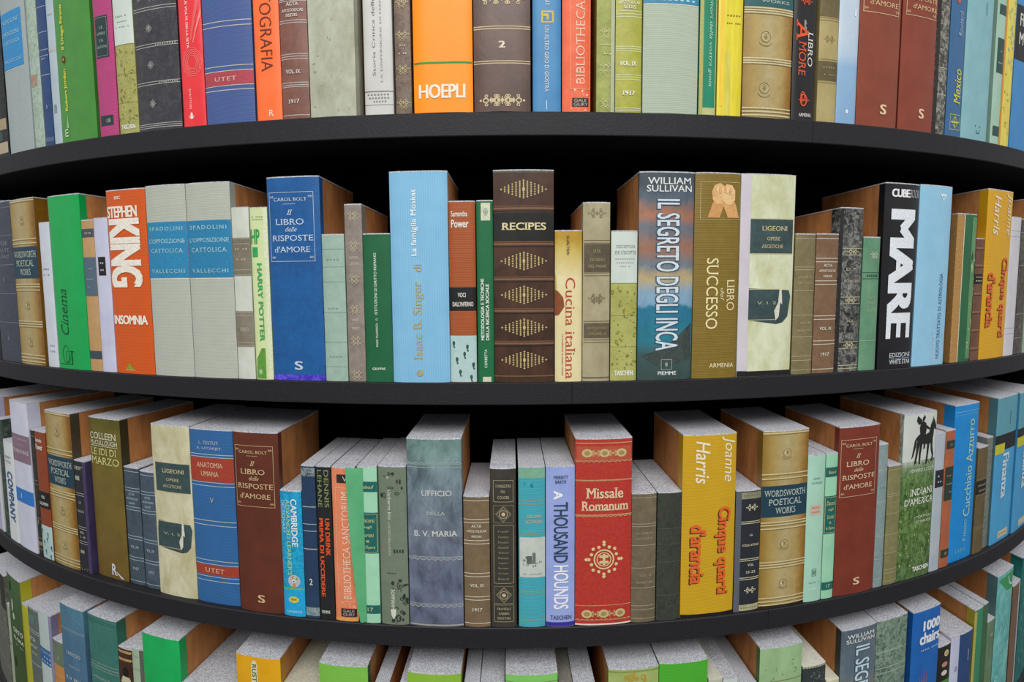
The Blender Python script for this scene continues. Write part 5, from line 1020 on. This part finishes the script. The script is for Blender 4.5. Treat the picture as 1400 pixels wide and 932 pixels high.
# ------------------------------------------------------------------ lowest shelf (v = 0 is where the photograph's lower edge cuts the book)
GREENISH = M('cloth', '#7fbf4e', '#72b244', rough=.45)
LOW_BOOKS = [
 ('grey-brown marbled book cut off at the start of the lowest shelf', M('marble', '#54564e', '#7b7c72', rough=.5), [hs([.78, .5, .2], 1.0, '#a5a698'), ell(.9, .62, 3, 4, '#b9b9aa'), r(.7, 1, .7, 1, '#2d3029')], {}),
 ('small pale green book tucked beside the dark green pictured one', M('plain', '#a9b6a0', '#97a58d'), [squiggle(.2, .8, .6, 5, '#7d8a74', 3)], {'p': 2.2}),
 ('dark green pictured book with a yellow side beside small pale green one', M('stain', '#3a5636', '#4f6a40', rough=.45, ramp=[(0, '#d9d9a0'), (.55, '#d0d8b0'), (.75, '#e8f0e0'), (1, '#f0fff0')]), [ell(.25, .9, 6, 12, '#1d2a22', n=9), ell(.35, .75, 5, 14, '#cdd6c4', n=9), ell(.4, .66, 6, 8, '#cdd6c4', n=9), t('ORTO', .3, .95, .53, .57, '#e0e6d8', bold=.02), t('FLORA', .3, .98, .47, .5, '#e0e6d8', bold=.02), squiggle(.4, .95, .43, 2, '#c9d2c0', 6), ell(.25, .26, 6, 12, '#2d2a1a', n=9)], {'p': 2.4, 'wr': .02, 'side': M('plain', '#b5ae2c', '#a39c26')}),
 ('narrow bright yellow book on the lowest shelf', M('plain', '#b9b52c', '#a9a526', rough=.45), [], {'p': 3}),
 ('narrow grey bound volume with silver lettering on the lowest shelf', M('mottle', '#66706a', '#525c58', rough=.45), [hs([.98, .72, .69, .3], 1.4, '#b9c3bf'), ts('ACTA', .1, .7, .585, .63, '#cdd6d2', bold=.02), t('APOST', .1, .8, .5, .535, '#cdd6d2', bold=.02), ts('SEDIS', .2, .8, .42, .455, '#a9b79c', bold=.02), r(.1, .7, .8, .92, '#5f7d78')], {'p': 2.2}),
 ('white book with blue label beside the tall weathered blue one', M('plain', '#bccbc8', '#adbdbc'), [r(0, 1, .28, .5, '#3567a0'), t('FORMA', .1, .9, .43, .47, '#9fbcd6'), squiggle(.1, .9, .38, 4, '#9fbcd6', 4), squiggle(.1, .9, .32, 4, '#9fbcd6', 4), r(.84, 1, 0, 1, '#8d8aa8')], {'p': 3, 'wr': .012, 'side': M('plain', '#7d7a98', '#6c6a88')}),
 ('short green and orange-tan book in front of the white one', M('mottle', '#6d7d6a', '#5c6c5a', rough=.5), [r(0, 1, -.6, .45, M('mottle', '#c48a4c', '#b07a40')), hs([.22, .02], .9, '#d9b07c'), ell(.6, .62, 3, 5, '#8f9a84')], {'p': 2.2}),
 ('thick weathered blue book with faint silver words on the lowest shelf', M('stain', '#5f86a0', '#4a6a84', rough=.5, ramp=[(0, '#c0c8e0'), (.8, '#e0eaf0'), (1, '#e8fff8')]), [h(.70, .8, '#a3b3ac'), h(.68, .5, '#a3b3ac'), specks(.2, .95, .72, .95, 12, 2.6, '#7fa0a0', 51), ts('UFFICIO', .2, .8, .37, .415, '#bcc8cc', bold=.01), ts('DELLA', .3, .76, .22, .245, '#a9b7bd'), ts('B. V. MARIA', .12, .96, .045, .09, '#bcc8cc', bold=.02)], {'p': 2.2}),
 ('thick teal green book with a wavy silver line on the lowest shelf', M('mottle', '#3f7a70', '#33685f', rough=.45), [h(.93, .9, '#2a5650'), h(.9, .9, '#2a5650'), lace(.25, 2.6, '#9cb3aa', 12), h(.29, .8, '#9cb3aa'), h(.2, .8, '#9cb3aa'), t('MISSALE', .12, .7, .05, .09, '#a3b6ae')], {'p': 2.2, 'wr': .018, 'side': M('plain', '#2c6a54', '#255c48')}),
 ('small dark brown book with gilt lines beside a pale green one', M('mottle', '#4a2f22', '#39251b', rough=.4), [h(.9, 2.6, '#b98f4c'), h(.68, 2.6, '#b98f4c'), t('GLI UCCELLI', .1, .95, .86, .93, '#e0c890', bold=.02), t('DEL BOSCO', .1, .95, .64, .71, '#e0c890', bold=.02), ell(.5, .3, 7, 10, '#1c1712', n=10), pg([(.1, 0), (.9, .02), (.8, .18), (.3, .2)], '#c9c4a0')], {'p': 2.2}),
 ('slim pale green book with grey edge beside the vivid green block', M('plain', '#a3b79c', '#93a88c', rough=.5), [hs([.75, .4, .35], .8, '#7f9478'), r(.7, 1, 0, 1, '#5d6058')], {'p': 2.2}),
 ('thick vivid green book with plain spine on the lowest shelf', M('plain', '#1cae5c', '#16a052', rough=.4), [], {'p': 3.2, 'wr': .016}),
 ('low book with pale top between vivid green and yellow books', M('plain', '#b9c0bc', '#a9b0ac'), [], {}),
 ('thick yellow book with a cream rounded title tab', M('plain', '#e0a61c', '#d69a14', rough=.4), [r(.37, .51, -.2, .72, '#e3dcb4'), ell(.44, .72, 4.3, 5.5, '#e3dcb4', 1), t('RUST', .39, .49, .05, .7, '#3f6a4a', 'd', bold=.02)], {'p': 3, 'wr': .016, 'side': M('plain', '#c98f14', '#b98210')}),
 ('low book with cream speckled top beside the yellow one', M('plain', '#c9c6b4', '#b9b6a4'), [], {'topm': M('edge', '#d0cdb8', '#aaa898', rough=.8)}),
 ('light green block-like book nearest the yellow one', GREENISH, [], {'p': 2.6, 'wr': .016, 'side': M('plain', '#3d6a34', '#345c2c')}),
 ('low slim grey-topped book in a gap beside the light green one', M('plain', '#a3a8aa', '#93989a'), [], {}),
 ('low sliver of a book with dark top between two light green books', M('plain', '#83888a', '#73787a'), [], {}),
 ('yellowish green book with plain spine under the blue-grey weathered one', M('stain', '#8fb93e', '#7fae3a', rough=.45), [], {'p': 2.4}),
 ('low grey-topped book with bluish spine among light green books', M('plain', '#a0a4b0', '#9094a0'), [], {}),
 ('low grey-topped book with beige spine among light green books', M('plain', '#b5b2a6', '#a5a296'), [], {}),
 ('light green ruled book centred under the turquoise one', M('cloth', '#84c668', '#78ba5e', rough=.45), [h(.35, .9, '#4f8f44')], {'p': 2.6}),
 ('low dark-topped thin book under the periwinkle one', M('plain', '#8b8a84', '#7b7a74'), [], {'topm': M('edge', '#8b8880', '#6d6a62', rough=.8)}),
 ('low pale-topped thin book under the red missal', M('plain', '#a9a89f', '#99988f'), [], {}),
 ('green book with blurred yellow flowers under the red missal', M('stain', '#a9b878', '#8ea04e', rough=.45), [h(.8, 2, '#7d9a4c'), specks(.2, .9, 0, .6, 8, 8, '#b59a3a', 61)], {'p': 2.6, 'wl': .012, 'side': M('plain', '#5fa83a', '#559a32')}),
 ('plain grass-green book under the yellow novel', M('cloth', '#4fae34', '#45a02c', rough=.45), [], {'p': 2.6}),
 ('low cream-topped thin book beside the grass-green one', M('plain', '#b7b9a4', '#a7a994'), [], {'topm': M('edge', '#d6d4c4', '#b5b3a4', rough=.8)}),
 ('low white-topped thin book beside tall brown board', M('plain', '#c6d3cc', '#b6c3bc'), [], {}),
 ('low grey sliver of a book before the pale green block', M('plain', '#9a9fa6', '#8a8f96'), [], {}),
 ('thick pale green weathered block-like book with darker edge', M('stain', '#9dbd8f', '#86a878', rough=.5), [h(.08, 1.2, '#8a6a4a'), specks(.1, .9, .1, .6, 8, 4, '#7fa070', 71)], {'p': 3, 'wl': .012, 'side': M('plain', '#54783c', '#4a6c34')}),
 ('short dark bound book with white ribbed top on the lowest shelf', M('mottle', '#3a4244', '#2c3335', rough=.4), [h(.9, 2.2, '#b5b494'), dots(.9, 8, .9, '#5d5d4a'), specks(.3, .9, .05, .65, 16, 3, '#6c7678', 72)], {'p': 2.2, 'topm': M('edge', '#e0dfd4', '#bdbbab', rough=.8)}),
 ('small cream-topped book beside the sunset picture book', M('plain', '#c9c6a8', '#b9b698'), [], {'topm': M('edge', '#e3dfc8', '#c5c2ac', rough=.8)}),
 ('thick sunset picture book with white lettering on the lowest shelf', M('stain', '#8a8f94', '#64727f', rough=.4, ramp=[(0, '#b0c0d0'), (.3, '#c8d0d8'), (.5, '#f0d0b0'), (.62, '#ffe0c0'), (.75, '#c8d8e0'), (1, '#b8c4cc')]), [t('WILLIAM', .14, .9, .83, .9, '#dfe4e2', bold=.01), t('SULLIVAN', .12, .92, .75, .815, '#dfe4e2', bold=.01), t('IL SEGRETO', .36, .8, -.55, .68, '#3c566e', 'd', bold=.05), t('IL SEGRETO', .38, .78, -.548, .678, '#c3dbe6', 'd', bold=.015)], {'p': 3, 'wl': .014, 'side': M('plain', '#3a4038', '#30352e')}),
 ('thick green and black blotched book with pale lines on the lowest shelf', M('marble', '#7f9684', '#2c3c38', rough=.5), [hs([.52, .28, .2], 1.2, '#a9bcae')], {'p': 2.4}),
 ('thick royal blue book about chairs with white lettering', M('plain', '#1f66b4', '#195aa6', rough=.4), [t('1000', .34, .98, .72, .85, '#e3eaf0', bold=.05), t('chairs', .24, .98, .55, .7, '#e3eaf0', bold=.05), squiggle(.3, .98, .47, 3.4, '#a9c3e0', 11)] + [pg([(.3 + .05 * i, -.1), (.34 + .05 * i, -.1), (.3 + .06 * i + .02 * (i % 3), .14 + .05 * ((i * 7) % 3))], '#c9583a') for i in range(5)], {'p': 3, 'wl': .012}),
 ('small dark book with colourful printed shapes beside the royal blue one', M('plain', '#26241f', '#1e1c18', rough=.4), [ell(.6, .8, 5, 5, '#c9a23a'), ring(.6, .78, 7, 6, 2, '#e0d8c0'), ell(.5, .5, 9, 5, '#c08a74'), ell(.5, .28, 9, 5, '#d8d4c8'), r(0, 1, -.2, .08, '#4f8a3a')], {'p': 2.4}),
 ('lavender-white slim book beside the small navy one', M('plain', '#c3c6de', '#b5b8d2'), [squiggle(.5, .8, .3, 12, '#9a9db8', 2)], {'p': 3}),
 ('small navy blue book with pale upright print on the lowest shelf', M('plain', '#2c4a7c', '#25406c', rough=.45), [squiggle(.6, .7, .55, 30, '#9fb0c8', 1)], {'p': 2.6}),
 ('green book with yellow side board on the lowest shelf', M('plain', '#3f8a66', '#357c5a', rough=.45), [r(0, .22, 0, .97, '#b5ad54')], {'p': 3, 'wl': .016, 'side': M('plain', '#a59a24', '#958a1e')}),
 ('thin dark green book beside the green one with yellow board', M('mottle', '#3f6a4a', '#335a3e', rough=.45), [], {'p': 3}),
 ('small mottled green book in front of the turquoise swirled one', M('stain', '#6f8a6a', '#567054', rough=.5), [fleuron(.6, .78, 9, '#c3cdb4'), specks(.3, .8, .2, .6, 6, 3, '#93a586', 73)], {'p': 2.2}),
 ('tall turquoise book with painted green swirls and grey side', M('swirl', '#7fc4c0', '#4fa09e', rough=.4), [pg([(.05, .96), (.95, .97), (.95, .82), (.6, .83), (.3, .9)], '#3f9a5c', 1), ring(.9, .95, 26, 24, 4, '#b9dfe0', .5, .75), specks(.1, .9, .05, .6, 14, 7, '#a3d8d4', 74)], {'p': 3.5, 'wl': .02, 'side': M('plain', '#5f7f84', '#547378')}),
 ('narrow brown book with pale edge beside the swirled turquoise one', M('mottle', '#7d5f4c', '#66503f', rough=.5), [r(.72, 1, 0, 1, '#b9c0c6'), specks(.1, .65, .1, .9, 14, 3, '#9c8068', 75)], {'p': 2.4}),
 ('dark teal book with painted swirls at the far end of the lowest shelf', M('swirl', '#1f7a74', '#0f5450', rough=.4), [specks(.1, .7, .1, .7, 18, 8, '#5fb8b4', 76)], {'p': 3.5}),
]


def green_flap(B, root):
    """A loose strip of cover paper that has come away and curls over the neighbour's spine."""
    n = 14
    v, f = [], []
    for i in range(n + 1):
        s = i / n
        z = .002 + s * (B.H - .004)
        xl = -B.w * (.5 + .62 * s ** .7 * .9 - .02)
        xr = -B.w * (.5 - .32)
        yl, yr = -.0062 - .003 * math.sin(math.pi * s), B.F(.82) - .0012
        for x, y in ((xl, yl), (.5 * (xl + xr), .5 * (yl + yr) - .0022), (xr, yr - .0002)):
            v += [(x, y, z), (x, y + .0004, z)]
    for i in range(n):
        a, b = 6 * i, 6 * (i + 1)
        for j in (0, 2):
            f += [(a + j, a + j + 2, b + j + 2, b + j), (a + j + 1, b + j + 1, b + j + 3, a + j + 3)]
        f += [(a, b, b + 1, a + 1), (a + 4, a + 5, b + 5, b + 4)]
    f += [(0, 1, 3, 2), (2, 3, 5, 4), (6 * n, 6 * n + 2, 6 * n + 3, 6 * n + 1), (6 * n + 2, 6 * n + 4, 6 * n + 5, 6 * n + 3)]
    o = new_obj('loose_flap', v, f, [M('plain', '#5fae7c', '#54a070', rough=.45)], None, root)
    o['label'] = 'curled green paper flap'
    return o


# ------------------------------------------------------------------ set every book on its shelf
for row, (table, books) in enumerate(((ROW1, TOP_BOOKS), (ROW2, SECOND_BOOKS), (ROW3, THIRD_BOOKS), (ROW4, LOW_BOOKS))):
    for pos, (label, mat, deco, kw) in zip(table, books):
        kw = dict(kw)
        if deco == 'rider':
            deco = rider()
        if kw.get('flap'):
            kw['flap'] = green_flap
        build_book(row, pos, label, mat, deco, **kw)
